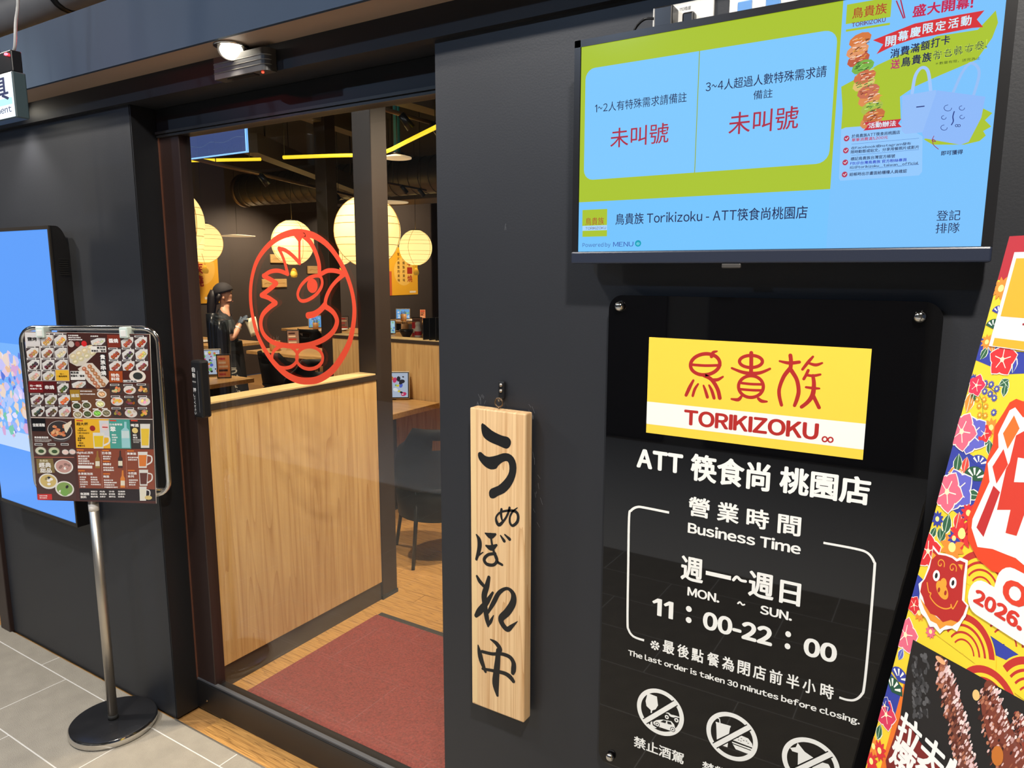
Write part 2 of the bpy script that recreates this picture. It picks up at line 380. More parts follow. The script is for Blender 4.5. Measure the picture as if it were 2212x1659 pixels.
for i in range(5): struct('shutter', (-8.2+i*2.1, -3.7, .05), (-6.5+i*2.1, -3.66, 2.4), mat('roller_shutter', (84, 82, 80), .5, .3), cb)
# corridor ceiling fixtures
for i, (p, e, c) in enumerate(CORR):
    lb = ['over the menu banner', 'before the restaurant door', 'before the tall blue screen', 'added as cool fill far behind the door', 'added as cool fill near the corridor wall'][i]
    t = thing('ceiling_lamp', 'round recessed corridor ceiling lamp '+lb, 'lamp', (p[0], p[1], 3.4), group='corridor ceiling lamps')
    MB().lathe([(.11, 0), (.12, -.012), (.12, -.05), (.1, -.055), (.1, -.03)]).build('housing', M_blackm, t)
    MB().lathe([(0, -.032), (.098, -.032), (.098, -.04), (0, -.04)]).build('diffuser', mat('lamp_diffuser', (255, 250, 240), .5, emit=(255, 248, 236), estr=3.), t)
t = thing('linear_lamp', 'slim white linear lamp under the corridor ceiling', 'lamp', (-.9, -1.1, 3.32))
MB().bbox((-1.4, -.03, 0), (1.4, .03, .08)).build('housing', M_blackm, t)
MB().box((-1.38, -.02, -.006), (1.38, .02, 0)).build('diffuser', mat('linear_diffuser', (255, 255, 250), .5, emit=(255, 252, 245), estr=4.), t)

t = thing('corridor_spot', 'black cylinder spot under the corridor ceiling aimed at the left wall', 'spotlight', (-2.35, .1, 3.4))
_d = (Vector((-3.0, 1.41, 1.7))-Vector((-2.35, .1, 3.2))).normalized(); _c = Vector((-2.35, .1, 3.2))-_d*.03
MB().cyl((-2.35, .1, 3.4), (-2.35, .1, 3.28), .01, n=8).build('stem', M_blackm, t, True); MB().cyl(_c-_d*.12, _c, .035, .042, 18).build('can', M_blackm, t, True); MB().cyl(_c, _c+_d*.002, .036, n=18).build('lens', mat('spot_lens', (255, 235, 200), .4, emit=(255, 226, 180), estr=4), t, True)
# ---------------------------------------------------------------- sliding door
dr = thing('door_1', 'automatic glass sliding door with dark brown frame and red bird emblem', None, (-1.72, D, 0), kind='structure')
MB().bbox((-2.338, D, .1), (-2.231, D+.045, 2.095), .003).build('stile', M_brown, dr, True)
MB().bbox((-1.1, D, .1), (-1.02, D+.045, 2.095), .003).build('stile', M_brown, dr, True)
MB().bbox((-2.34, D-.006, 0), (-1.02, D+.05, .113), .004).build('bottom_rail', M_blackm, dr, True)
MB().bbox((-2.34, D-.004, .114), (-1.02, D+.012, .122), .002).build('rail_lip', mat('rail_lip', (70, 72, 76), .5), dr, True)
MB().bbox((-2.345, D-.004, 2.09), (-1.02, D+.05, 2.18), .002).build('top_rail', M_black, dr, True)
MB().box((-2.345, D-.012, 2.098), (-1.02, D-.004, 2.106)).box((-2.345, D-.008, 2.088), (-1.02, D, 2.095)).build('guide_track', mat('track_metal', (70, 70, 68), .4, .5), dr, True)
MB().box((-2.3385, D-.004, .113), (-2.334, D, 2.095)).build('edge_strip', mat('copper_edge', (128, 84, 66), .3, .5), dr, True)
MB().bbox((-2.28, D-.012, .045), (-2.272, D-.006, .053), .002).build('screw', M_chrome, dr, True)
gl = MB().box((-2.232, D+.018, .11), (-1.09, D+.026, 2.092)).build('glass_pane', M_glass, dr, True)
E1 = Print((0, D+.0175, 0), (1, 0, 0), (0, 0, 1), (0, -1, 0)).zoom(380, 380, 3.814)
RED = (226, 74, 44)
E1.stroke([(1000, 465), (1130, 490), (1240, 560), (1330, 670), (1400, 800), (1448, 940), (1470, 1080), (1463, 1220), (1430, 1370), (1370, 1490), (1290, 1600), (1190, 1670), (1100, 1690), (1000, 1680), (900, 1628), (800, 1530), (720, 1410), (660, 1270), (625, 1110), (615, 980), (625, 850), (660, 720), (720, 620), (800, 540), (890, 488)],
          [55, 52, 46, 42, 40, 38, 40, 44, 50, 56, 58, 58, 58, 58, 56, 50, 46, 42, 40, 40, 40, 42, 44, 48, 52], RED, 1, True)
E1.poly([(968, 490), (1055, 490), (1030, 535), (1012, 545), (985, 510)], RED, 3)
for pts, w in (([(1018, 520), (1018, 600), (1018, 660), (1020, 718)], [22, 18, 18, 20]), ([(1020, 718), (960, 655), (900, 612), (848, 598)], 24), ([(848, 598), (878, 660), (902, 730), (922, 808)], [24, 22, 22, 24]),
               ([(922, 808), (850, 782), (780, 788), (722, 824)], 24), ([(722, 824), (775, 850), (830, 885)], 28), ([(830, 885), (770, 935), (704, 984)], 28), ([(704, 984), (765, 1005), (824, 1046)], 28),
               ([(824, 1046), (765, 1088), (712, 1150), (700, 1230), (728, 1310), (795, 1368), (890, 1395), (1000, 1402), (1110, 1388), (1220, 1345), (1298, 1278), (1328, 1200), (1308, 1140), (1270, 1100), (1222, 1072)], 30),
               ([(1230, 1060), (1190, 1105), (1140, 1138), (1088, 1150)], [34, 34, 36, 38]), ([(1226, 1080), (1240, 1000), (1278, 920), (1328, 860), (1390, 808)], [26, 26, 24, 24, 28]),
               ([(1390, 808), (1325, 784), (1255, 780), (1200, 806)], 26), ([(1052, 492), (1110, 550), (1155, 640), (1180, 730), (1182, 812)], [34, 32, 30, 30, 28])):
    E1.stroke(pts, [x*1.46 for x in w] if isinstance(w, list) else w*1.46, RED, 1)
E1.stroke([(1190, 830), (1206, 880), (1188, 935), (1140, 990), (1070, 1028), (1022, 1022), (1004, 972), (1030, 905), (1085, 848), (1145, 824)], 30, RED, 1, True)
E1.ell(1124, 905, 44, 60, RED, 2, .2); E1.ell(1046, 487, 20, 16, RED, 5)
E1.z = lambda x, y: (x, y)
for cx, cy, rx in ((615.3, 771, 27.6), (668.8, 773, 28.5)):
    E1.stroke([(cx+rx*math.cos(a), cy+24*math.sin(a)+(cx-640)*0) for a in (2*math.pi*i/16 for i in range(16))], 7.6, RED, 1, True)
e = E1.build('emblem_decal', P_VINYL, dr); e.parent = gl; e['label'] = 'orange red vinyl outline of a bird face inside an egg shape'
sw = MB().bbox((-2.222, D-.02, 1.145), (-2.168, D+.017, 1.345), .008).build('push_switch', M_plastic, dr, True)
S = Print((0, D-.0203, 0), (1, 0, 0), (0, 0, 1), (0, -1, 0))
for i, ch in enumerate('自動'): S.textuv(ch, -2.212, 1.305-.02*i, -2.196, 1.321-.02*i, (235, 235, 235), 1)
S.textuv('PRESS', -2.213, 1.268, -2.195, 1.273, (220, 220, 220), 1)
for i, ch in enumerate('押してください'): k = .015 if i == 0 else .009; S.textuv(ch, -2.212, 1.235-.0125*i-(.004 if i else 0), -2.212+k, 1.235-.0125*i+k-(.004 if i else 0), (235, 235, 235), 1)
S.rectuv(-2.184, 1.165, -2.182, 1.31, (110, 112, 116), 1)
S.build('lettering', P_PRINT, dr).parent = sw
# door mat
t = thing('door_mat', 'dark red looped door mat with black rubber edge inside the door', 'mat', (-1.7, 2.0, 0))
MB().bbox((-2.255, 1.57, .0), (-1.15, 2.405, .012), .003).build('pile', M_mat, t, True)
MB().bbox((-2.255, 2.405, 0), (-1.15, 2.44, .008), .003).build('rubber_edge', M_rubber, t, True)
# door sensor box on the header
t = thing('door_sensor', 'grey automatic door sensor box with grooved cover under the soffit', 'sensor', (-1.72, 1.378, 2.176))
prof = [(-1.825, 1.394), (-1.825, 1.358)] + [(-1.63+.02*math.sin(a), 1.378-.02*math.cos(a)) for a in (k*math.pi/16 for k in range(9))] + [(-1.61, 1.394)]
M_sens = mat('sensor_grey', (66, 64, 62), .4)
MB().prism([(x, y, 2.176) for x, y in prof], (0, 0, .058)).build('cover', M_sens, t, True)
for k in range(3):
    z = 2.192+.012*k; MB().tube([(x, y-.0005, z) for x, y in prof[1:-1]], .0012, 6).build('groove_line', mat('groove', (130, 126, 118), .4), t, True)
MB().box((-1.78, 1.366, 2.174), (-1.67, 1.386, 2.177)).build('lens', M_plastic, t, True)
MB().lathe([(0, 0), (.004, 0), (.003, -.003), (0, -.004)], (-1.64, 1.372, 2.176), 10).build('indicator', mat('red_led', (255, 60, 40), .3, emit=(255, 60, 40), estr=4), t, True)
# soffit gimbal downlights
def downlight(x, label, energy, tgt):
    t = thing('downlight', label, 'lamp', (x, 1.345, 2.25), group='soffit downlights')
    MB().lathe([(.036, 0), (.046, 0), (.046, -.004), (.04, -.006), (.036, -.004)], n=32).build('rim', M_chrome, t)
    R = Matrix.Translation((0, 0, -.004)) @ Matrix.Rotation(math.radians(38), 4, Vector((-.62, -.78, 0)))
    MB().lathe([(.034, .012), (.035, -.012), (.03, -.016), (.03, .008)], n=32).xform(R).build('gimbal', M_white, t)
    MB().lathe([(0, -.02), (.016, -.0185), (.029, -.012), (.029, .004), (0, .004)], n=32).xform(R).build('bulb', mat('downlight_bulb', (255, 250, 235), .4, emit=(255, 246, 226), estr=14), t)
    lamp('downlight_beam', 'SPOT', (x, 1.335, 2.21), energy, NEUT, .03, tgt, 100, .8)
downlight(-1.73, 'tilted chrome downlight shining under the soffit above the door sensor', 10, (-1.9, .9, 0))
downlight(-2.99, 'chrome downlight in the soffit beside the hanging escape sign', 9, (-3.0, 1.38, 1.2))
downlight(-.42, 'chrome downlight in the soffit above the television', 5, (-.4, .6, 0))
# ---------------------------------------------------------------- hanging wooden board
XA, ZA = (1, 0, 0), (0, 0, 1); NY = (0, -1, 0)
t = thing('hanging_wood_board', 'long pale cedar board with black brush writing hung on a wall hook', 'sign', (-.89, 1.39, .56))
bd = MB().bbox((-.967, 1.37, .56), (-.813, 1.402, 1.328), .003).build('board', M_cedar, t, True)
B = Print((0, 1.3698, 0), XA, ZA, NY); INK = (18, 18, 19)
B.rectuv(-.9645, .565, -.949, 1.325, (232, 200, 148), 0)
B.zoom(1000, 800, 3.95)
B.poly(catmull([(165, 450), (250, 515), (330, 555), (385, 570), (410, 605), (402, 645), (370, 668), (300, 640), (230, 610), (180, 572), (160, 520)], True, 3), INK)
B.poly(catmull([(130, 705), (155, 697), (185, 725), (225, 738), (290, 725), (340, 708), (390, 710), (432, 742), (455, 800), (455, 870), (435, 940), (400, 1000), (355, 1045), (300, 1070), (265, 1092), (232, 1085), (222, 1045), (240, 1010), (300, 985), (350, 940), (385, 890), (397, 840), (390, 790), (370, 773), (335, 785), (300, 815), (285, 838), (240, 845), (195, 825), (155, 785), (132, 745)], True, 2), INK)
for p, w in (([(330, 1185), (325, 1215), (330, 1260), (340, 1290)], [22, 24, 20, 16]), ([(398, 1172), (385, 1220), (355, 1275), (310, 1318), (288, 1292), (285, 1250), (320, 1212), (390, 1196), (450, 1205), (472, 1245), (462, 1295), (425, 1325), (402, 1300), (402, 1250), (425, 1205), (465, 1172)], [22, 20, 20, 30, 28, 18, 18, 20, 26, 26, 26, 24, 22, 18, 16, 8]),
             ([(116, 1402), (140, 1450), (140, 1520), (115, 1612)], [14, 40, 40, 24]), ([(130, 1580), (172, 1552)], [18, 8]), ([(192, 1390), (235, 1412), (278, 1398)], [14, 52, 20]), ([(198, 1496), (242, 1515), (288, 1490)], [18, 50, 18]),
             ([(240, 1425), (248, 1480), (262, 1540), (285, 1610), (300, 1640)], [20, 20, 24, 24, 24]), ([(322, 1410), (352, 1455)], [14, 30]), ([(358, 1402), (398, 1440)], [14, 30])):
    B.stroke(p, w, INK)
B.zoom(1000, 1180, 3.95)
for p, w in (([(275, 62), (215, 72), (182, 112), (205, 152), (262, 158), (292, 118), (272, 60)], [26, 26, 30, 30, 26, 26, 24]), ([(285, 130), (335, 158)], [26, 22]),
             ([(120, 255), (145, 300), (185, 345)], [22, 36, 30]), ([(222, 265), (205, 340), (182, 420), (190, 520), (205, 620), (215, 682)], [30, 46, 52, 46, 44, 18]), ([(255, 395), (205, 475), (145, 550), (112, 592)], [20, 44, 56, 34]),
             ([(205, 580), (262, 480), (310, 395), (378, 360), (428, 405), (428, 480), (380, 560), (328, 612), (335, 660), (378, 708), (420, 680), (466, 640)], [20, 40, 36, 26, 44, 58, 62, 56, 48, 46, 30, 5]), ([(262, 590), (238, 640), (215, 682)], [8, 28, 12]),
             ([(236, 795), (285, 828), (318, 880), (300, 905)], [12, 38, 40, 20]), ([(130, 845), (142, 905), (158, 975), (192, 1068)], [12, 40, 46, 26]), ([(165, 898), (250, 918), (330, 918), (400, 945), (432, 995), (432, 1050), (425, 1082)], [28, 28, 30, 36, 42, 46, 34]),
             ([(168, 1045), (260, 1062), (350, 1082), (400, 1112), (430, 1150)], [22, 28, 34, 42, 34]), ([(302, 890), (296, 980), (286, 1080), (280, 1180), (294, 1272)], [42, 50, 58, 62, 24])):
    B.stroke(p, w, INK)
B.build('brush_lettering', P_PRINT, t).parent = bd
hk = MB().bbox((-.909, 1.404, 1.349), (-.891, F-.001, 1.392), .004).build('wall_hook', M_plastic, t, True)
for z in (1.383, 1.369): MB().lathe([(0, 0), (.004, 0), (.004, .003), (0, .003)], (-.9, 1.401, z), 10, 'Y').build('screw', M_steel, t, True).parent = hk
MB().tube([(-.9, 1.408, 1.352), (-.9, 1.398, 1.345), (-.899, 1.392, 1.347), (-.899, 1.39, 1.353)], .0022, 8).build('hook_tip', M_steel, t, True).parent = hk
MB().tube([(-.897+.0105*math.cos(a), 1.389, 1.3435+.0105*math.sin(a)) for a in (math.radians(270+k*30) for k in range(12))], .002, 8, True).cyl((-.897, 1.389, 1.334), (-.897, 1.389, 1.322), .002, n=8).build('screw_eye', mat('dull_brass', (120, 100, 80), .35, .9), t, True)
SC = Print((0, F-.0003, 0), XA, ZA, NY, .00005); rs = random.Random(21)
for (x0, y0, x1, y1, n_) in ((1027, 850, 1052, 875, 9), (1140, 872, 1152, 900, 5), (1150, 960, 1175, 1130, 9), (1075, 480, 1095, 500, 2)):
    for k in range(n_): x, y = rs.uniform(x0, x1), rs.uniform(y0, y1); SC.stroke([(x, y), (x+rs.uniform(-3, 6), y+rs.uniform(4, 16))], .7, (104, 106, 110), 1, smooth=False, cap=False)
SC.build('scuff_marks', P_PRINT, wr)
# ---------------------------------------------------------------- black acrylic sign
t = thing('acrylic_sign', 'glossy black acrylic hours sign with white lettering and yellow plaque on steel standoffs', 'sign', (-.32, 1.4, .525))
M_acr = mat('black_acrylic', (5, 5, 7), .02, spec=.5)
def rr(x0, x1, z0, z1, r, y, n=8):
    p = []
    for cx, cz, a0 in ((x1-r, z1-r, 0), (x0+r, z1-r, 90), (x0+r, z0+r, 180), (x1-r, z0+r, 270)):
        for k in range(n+1): a = math.radians(a0+k*90/n); p.append((cx+r*math.cos(a), y, cz+r*math.sin(a)))
    return p
pn = MB().prism(rr(-.622, -.018, .52, 1.6, .03, 1.39), (0, .006, 0)).build('panel', M_acr, t, True)
for i, (x, z) in enumerate(((-.596, 1.577), (-.052, 1.575), (-.591, .547), (-.049, .547))):
    so = MB().lathe([(.004, .02), (.004, -.002), (.0095, -.002), (.0105, -.005), (.009, -.010), (.005, -.013), (0, -.0135)], (x, 1.39, z), 20, 'Y').build('standoff', M_chrome, t, True)
K = Print((0, 1.3898, 0), XA, ZA, NY).zoom(1300, 600, 2.911); WH = (240, 240, 236); YE = (246, 206, 70); RD = (172, 38, 34)
K.rectuv(-.531, 1.316, -.121, 1.516, YE, 0)
a = K.uv((287, 778)); b = K.uv((281, 918)); K.rectuv(-.531, a[1], -.121, b[1], (236, 236, 232), 1)
def logo(P, l):
    for p, w in (([(725, 462), (700, 470), (690, 495)], [10, 20, 22]), ([(640, 612), (690, 640), (728, 700), (742, 756)], 24), ([(695, 642), (730, 640), (762, 622)], [20, 20, 12]), ([(576, 645), (552, 690), (530, 738)], [14, 22, 20]), ([(606, 668), (585, 700), (572, 742)], [12, 18, 16]),
                 ([(640, 678), (652, 710), (664, 750)], [12, 18, 20]), ([(675, 676), (692, 710), (706, 756)], [12, 20, 20]), ([(565, 546), (650, 552), (745, 550)], 17), ([(940, 472), (940, 540), (938, 605)], 24), ([(818, 568), (880, 592), (940, 602), (1000, 596), (1058, 572)], [14, 20, 24, 20, 14]),
                 ([(866, 660), (938, 668), (1010, 670)], 16), ([(866, 700), (938, 706), (1010, 708)], 16), ([(880, 742), (858, 766), (815, 762)], [14, 22, 12]), ([(985, 760), (1005, 775), (1038, 778)], [18, 22, 12]), ([(1186, 488), (1190, 530), (1186, 575)], 24), ([(1118, 524), (1180, 536), (1242, 530)], [12, 22, 20]),
                 ([(1184, 570), (1145, 620), (1118, 690), (1116, 740), (1130, 800)], [26, 24, 22, 22, 20]), ([(1190, 580), (1226, 640), (1238, 710), (1228, 760), (1212, 803)], [26, 24, 24, 24, 20]), ([(1328, 496), (1298, 530), (1262, 576)], [14, 20, 16]), ([(1300, 536), (1345, 548), (1386, 536)], [14, 20, 12]),
                 ([(1298, 582), (1284, 612), (1270, 636)], 18), ([(1290, 612), (1330, 616), (1374, 608)], [16, 18, 14]), ([(1328, 615), (1334, 670), (1326, 735), (1296, 780), (1256, 812)], [20, 24, 28, 24, 22]), ([(1284, 688), (1330, 694), (1368, 696)], [14, 18, 12]), ([(1326, 735), (1346, 775), (1366, 816)], [24, 22, 22])):
        P.stroke(p, w, RD, l)
    for cx, cy, rx, ry, w, tl in ((650, 544, 92, 66, 22, -6), (938, 526, 72, 38, 20, 0), (938, 684, 78, 68, 20, 0)):
        P.stroke([(cx+rx*math.cos(a), cy+ry*math.sin(a)+tl*math.cos(a)) for a in (2*math.pi*i/16 for i in range(16))], w, RD, l, True)
logo(K, 2)
K.text('TORIKIZOKU', (515, 925), (1360, 1020), (515, 825), RD, 2, .042, 6)
for dx in (1402, 1438): K.stroke([(dx+15*math.cos(a), 1017+15*math.sin(a)+(dx-1420)*.1) for a in (2*math.pi*i/12 for i in range(12))], 9, RD, 2, True)
K.text('ATT', (218, 1192), (508, 1225), (240, 1073), WH, 1, .05, 5)
K.text('筷食尚', (555, 1272), (1055, 1325), (560, 1100), WH, 1, .034, 4)
K.text('桃園店', (1113, 1350), (1683, 1428), (1120, 1180), WH, 1, .034, 4)
K.zoom(1300, 1040, 2.68)
for i, ch in enumerate('營業時間'):
    x = (500, 665, 835, 1015)[i]; y = (220, 250, 285, 322)[i]; K.text(ch, (x, y-24), (x+122+4*i, y), (x, y-138), WH, 1, .026, 4)
K.text('Business Time', (497, 297), (1150, 425), (497, 232), WH, 1, .036, 4)
for ch, x, y, w, h in (('週', 455, 565, 130, 142), ('週', 845, 660, 148, 150), ('日', 1025, 700, 122, 136)): K.text(ch, (x, y), (x+w, y+w*.21), (x, y-h), WH, 1, .028, 4)
K.stroke([(602, 528), (748, 560)], 24, WH, smooth=False, cap=False); K.stroke([(762, 570), (782, 552), (805, 572), (832, 578)], 16, WH)
K.text('MON.', (495, 660), (680, 705), (498, 608), WH, 1, .034, 4); K.text('SUN.', (915, 765), (1100, 808), (920, 714), WH, 1, .034, 4)
K.stroke([(788, 706), (800, 698), (814, 714), (826, 712)], 9, WH)
K.text('11', (290, 768), (412, 797), (290, 668), WH, 1, .022, 5); K.text('00-22', (583, 852), (985, 950), (583, 745), WH, 1, .05, 5); K.text('00', (1165, 1006), (1358, 1040), (1165, 895), WH, 1, .05, 5)
for p in ((504, 738), (503, 802), (1079, 884), (1075, 954)): K.ell(*p, 17, 17, WH, 1)
for i, ch in enumerate('※最後點餐為閉店前半小時'):
    x = (280, 352, 436, 518, 608, 694, 784, 874, 968, 1066, 1160, 1262)[i]; y = 968+(x-280)*.282; w = 54 if i == 0 else 66+i; K.text(ch, (x, y), (x+w, y+w*.28), (x, y-(54 if i == 0 else 74+i)), WH, 1, .008 if i == 0 else .024, 3)
K.text('The last order is taken 30 minutes before closing.', (152, 1014), (1492, 1418), (150, 970), WH, 1, .034, 3)
K.stroke([(390, 180), (250, 152), (205, 148), (170, 168), (158, 210), (153, 500), (149, 800), (156, 860), (185, 898), (245, 920)], 13, WH, cap=False)
K.stroke([(1283, 355), (1470, 390), (1540, 415), (1576, 465), (1578, 520), (1548, 900), (1520, 1180), (1503, 1235), (1465, 1264), (1420, 1264), (1375, 1250)], 13, WH, cap=False)
# prohibition pictograms
K.zoom(1360, 1470, 4.096)
def ban(cx, cy, rpx):
    c = K.uv((cx, cy)); r = abs(K.uv((cx, cy+rpx))[1]-c[1]); K.ringuv(c[0], c[1], r*.82, r, WH, 2, 56)
    d = r*.9*.7071; K.strokeuv([(c[0]-d, c[1]-d), (c[0]+d, c[1]+d)], r*.27, (5, 5, 7), 3, cap=False); K.strokeuv([(c[0]-d, c[1]-d), (c[0]+d, c[1]+d)], r*.19, WH, 4, cap=False)
ban(270, 280, 200); ban(903, 495, 208); ban(1600, 735, 222)
K.poly([(160, 110), (242, 142), (252, 220), (230, 255), (200, 265), (198, 288), (186, 285), (188, 262), (150, 225), (142, 180)], WH, 1)
K.poly([(186, 355), (200, 358), (205, 395), (240, 418), (230, 422), (160, 400), (185, 388)], WH, 1)
K.poly([(210, 365), (238, 350), (290, 345), (370, 360), (395, 390), (405, 425), (395, 450), (350, 440), (230, 400), (212, 385)], WH, 1)
for x, y, r in ((245, 388, 22), (382, 432, 22), (330, 322, 24), (415, 350, 26)): K.ell(x, y, r, r, (5, 5, 7), 2); K.ell(x, y, r*.75, r*.75, WH, 3); K.ell(x, y, r*.3, r*.3, (5, 5, 7), 4)
K.poly([(272, 365), (300, 350), (325, 357), (318, 378)], (5, 5, 7), 2); K.poly([(335, 360), (365, 368), (375, 392), (335, 382)], (5, 5, 7), 2)
K.stroke([(318, 285), (345, 290), (365, 310), (400, 318), (440, 325)], [8, 12, 20, 20, 8], WH, 1)
K.poly([(766, 378), (890, 412), (880, 470), (772, 522)], WH, 1); K.poly([(762, 364), (896, 402), (894, 416), (762, 378)], WH, 1); K.stroke([(800, 372), (796, 340), (762, 320)], 9, WH, 1, smooth=False); K.poly([(820, 575), (872, 545), (866, 590)], WH, 1)
K.poly([(908, 525), (930, 490), (985, 485), (1050, 512), (1085, 560), (1090, 595)], WH, 1); K.poly([(906, 540), (1090, 606), (1086, 618), (908, 552)], WH, 1); K.poly([(912, 562), (1086, 626), (1075, 648), (1040, 646), (940, 608)], WH, 1)
for x, y in ((960, 505), (990, 512), (1010, 530), (1035, 535), (1050, 555), (965, 525), (985, 535)): K.ell(x, y, 7, 3, (5, 5, 7), 2)
K.poly([(1420, 595), (1470, 590), (1488, 552), (1510, 580), (1550, 630), (1625, 682), (1488, 745), (1490, 640), (1440, 625)], WH, 1); K.poly([(1612, 774), (1650, 740), (1700, 722), (1760, 740), (1790, 800), (1740, 860), (1640, 850)], WH, 1)
K.text('禁止酒駕', (36, 582), (478, 732), (40, 484), WH, 1, .024, 4)
K.text('禁帶外食', (640, 800), (1090, 940), (645, 706), WH, 1, .024, 4)
K.build('sign_print', P_VINYL, t).parent = pn

# ---------------------------------------------------------------- television
t = thing('television', 'wall mounted flat television showing a green and blue queue screen', 'television', (-.324, 1.38, 1.667))
MB().bbox((-.684, 1.345, 1.664), (.038, 1.385, 2.096), .004).bbox((-.6, 1.385, 1.72), (-.05, 1.402, 2.0), .01).build('housing', M_plastic, t, True)
MB().box((-.684, 1.336, 1.688), (-.671, 1.346, 2.096)).box((.023, 1.336, 1.688), (.038, 1.346, 2.096)).box((-.684, 1.336, 2.083), (.038, 1.346, 2.096)).build('bezel', M_plastic, t, True)
ch = MB().bbox((-.684, 1.333, 1.664), (.038, 1.347, 1.688), .003).build('chin', mat('tv_chin', (38, 44, 60), .35), t, True)
MB().bbox((-.375, 1.335, 1.655), (-.34, 1.34, 1.664), .002).build('receiver', M_sens, t, True)
MB().box((-.67, 1.338, 1.687), (.024, 1.3455, 2.084)).build('display_panel', mat('panel_glass', (8, 9, 12), .06), t, True)
T = Print((0, 1.3379, 0), XA, ZA, NY, .00005)
GR = (170, 196, 42); BL = (126, 200, 253); NV = (22, 30, 78); RDT = (172, 40, 66)
U0, U1, Z0, Z1 = -.67, .0235, 1.6885, 2.0835
T.rectuv(U0, Z0, U1, Z1, GR, 0)
zb = T.uv((1500, 424))[1]; ua = T.uv((1808, 200))[0]
T.rectuv(U0, Z0, U1, zb, (116, 196, 253), 1); T.rectuv(ua, Z0, U1, Z1, (122, 194, 252), 2)
pa = T.uv((1263.5, 250))[0]; pb = T.uv((1804, 150))[0]; pt = T.uv((1508.7, 110.7))[1]; pbm = T.uv((1503, 372.5))[1]
T.rrectuv(pa, pbm, pb, pt, .02, BL, 1)
T.rectuv(T.uv((1506, 240))[0]-.0008, pbm, T.uv((1506, 240))[0]+.0008, pt, (150, 176, 60), 3)
T.zoom(1220, 0, 3.568)
T.text('1~2人有特殊需求請備註', (232, 874), (938, 792), (232, 800), NV, 3); T.text('3~4人超過人數特殊需求請', (1085, 712), (2015, 590), (1085, 630), NV, 3, .004); T.text('備註', (1452, 770), (1600, 752), (1452, 700), NV, 3)
T.text('未叫號', (350, 1142), (798, 1100), (350, 992), RDT, 3, .004, 4); T.text('未叫號', (1260, 1042), (1795, 1000), (1260, 872), RDT, 3, .004, 4)
T.zoom(1220, 280, 3.568)
T.text('鳥貴族 Torikizoku - ATT筷食尚桃園店', (390, 735), (1870, 655), (390, 648), NV, 3, .006)
T.text('Powered by', (137, 914), (352, 910), (137, 873), (60, 90, 170), 3); T.text('MENU', (373, 903), (528, 898), (373, 867), (50, 80, 170), 3)
T.ell(565, 877, 24, 25, (0, 160, 184), 3); T.ell(565, 879, 13, 12, (120, 220, 240), 4); T.text('店', (556, 888), (576, 887), (556, 868), (0, 120, 150), 5)
T.rect(137, 620, 325, 742, GR, 3); T.rect(137, 742, 325, 778, (170, 215, 255), 3); T.rect(137, 780, 325, 822, GR, 3)
T.text('鳥貴族', (160, 738), (302, 728), (160, 680), (170, 60, 40), 4); T.text('TORIKIZOKU', (160, 772), (318, 766), (160, 752), (90, 50, 90), 4)
T.zoom(1780, 0, 5.12)
T.poly([(590, 720), (850, 600), (1250, 400), (1700, 330), (1900, 115), (1925, 250), (1860, 420), (1690, 660), (1290, 830), (1000, 960), (840, 1070), (850, 1320), (700, 1340), (400, 1400), (190, 1430), (205, 1200), (190, 960), (320, 890), (500, 780)], GR, 3)
T.poly([(1740, 1190), (1862, 1250), (1780, 1330), (1850, 1400), (1760, 1450), (1790, 1500), (1720, 1560), (1550, 1600), (1200, 1600), (1100, 1540), (1500, 1420)], GR, 3)
T.rect(255, 52, 735, 188, GR, 3); T.rect(243, 328, 728, 276, GR, 3)
T.text('鳥貴族', (310, 212), (690, 160), (310, 92), (176, 60, 36), 4, .01); T.text('TORIKIZOKU', (305, 302), (680, 238), (305, 254), (110, 36, 80), 4, .016)
for p in ([(800, 8), (880, 205)], [(848, 0), (895, 200)]): T.stroke(p, 13, (176, 30, 70), 4, smooth=False, cap=False)
for i, c in enumerate('盛大開幕!'): x = 975+160*i; T.text(c, (x, 195-26*i), (x+(150 if c != '!' else 34), 170-26*i), (x, 60-24*i), (196, 26, 76), 4, .03)
T.poly([(540, 445), (690, 385), (1000, 262), (1350, 190), (1775, 115), (1690, 215), (1760, 300), (1640, 310), (1300, 375), (1000, 430), (780, 500), (580, 600), (655, 490)], (214, 44, 50), 4)
for i, c in enumerate('開幕慶限定活動'): x = (675, 812, 948, 1088, 1225, 1368, 1508)[i]; y = (518, 462, 418, 378, 352, 322, 296)[i]; T.text(c, (x, y), (x+118, y-20), (x, y-112), (205, 240, 255), 5, .02)
for i, c in enumerate('消費滿額打卡'): x = 730+112*i; T.text(c, (x, 648-29*i), (x+100, 628-29*i), (x, 545-29*i), NV, 5, .02)
for i, c in enumerate('送鳥貴族特色帆布袋!'):
    x = 735+116*i; y = 768-25*i; w = 102 if c != '!' else 24
    T.text(c, (x, y), (x+w, y-18), (x, y-106), (190, 40, 110) if i == 0 else NV, 5, .025 if i < 4 else .05)
    if i > 3: T.text(c, (x, y), (x+w, y-18), (x, y-106), (190, 220, 60), 6, .0)
T.text('＊數量有限，送完為止', (1230, 722), (1730, 632), (1230, 690), (40, 60, 30), 5)
rs = random.Random(3)
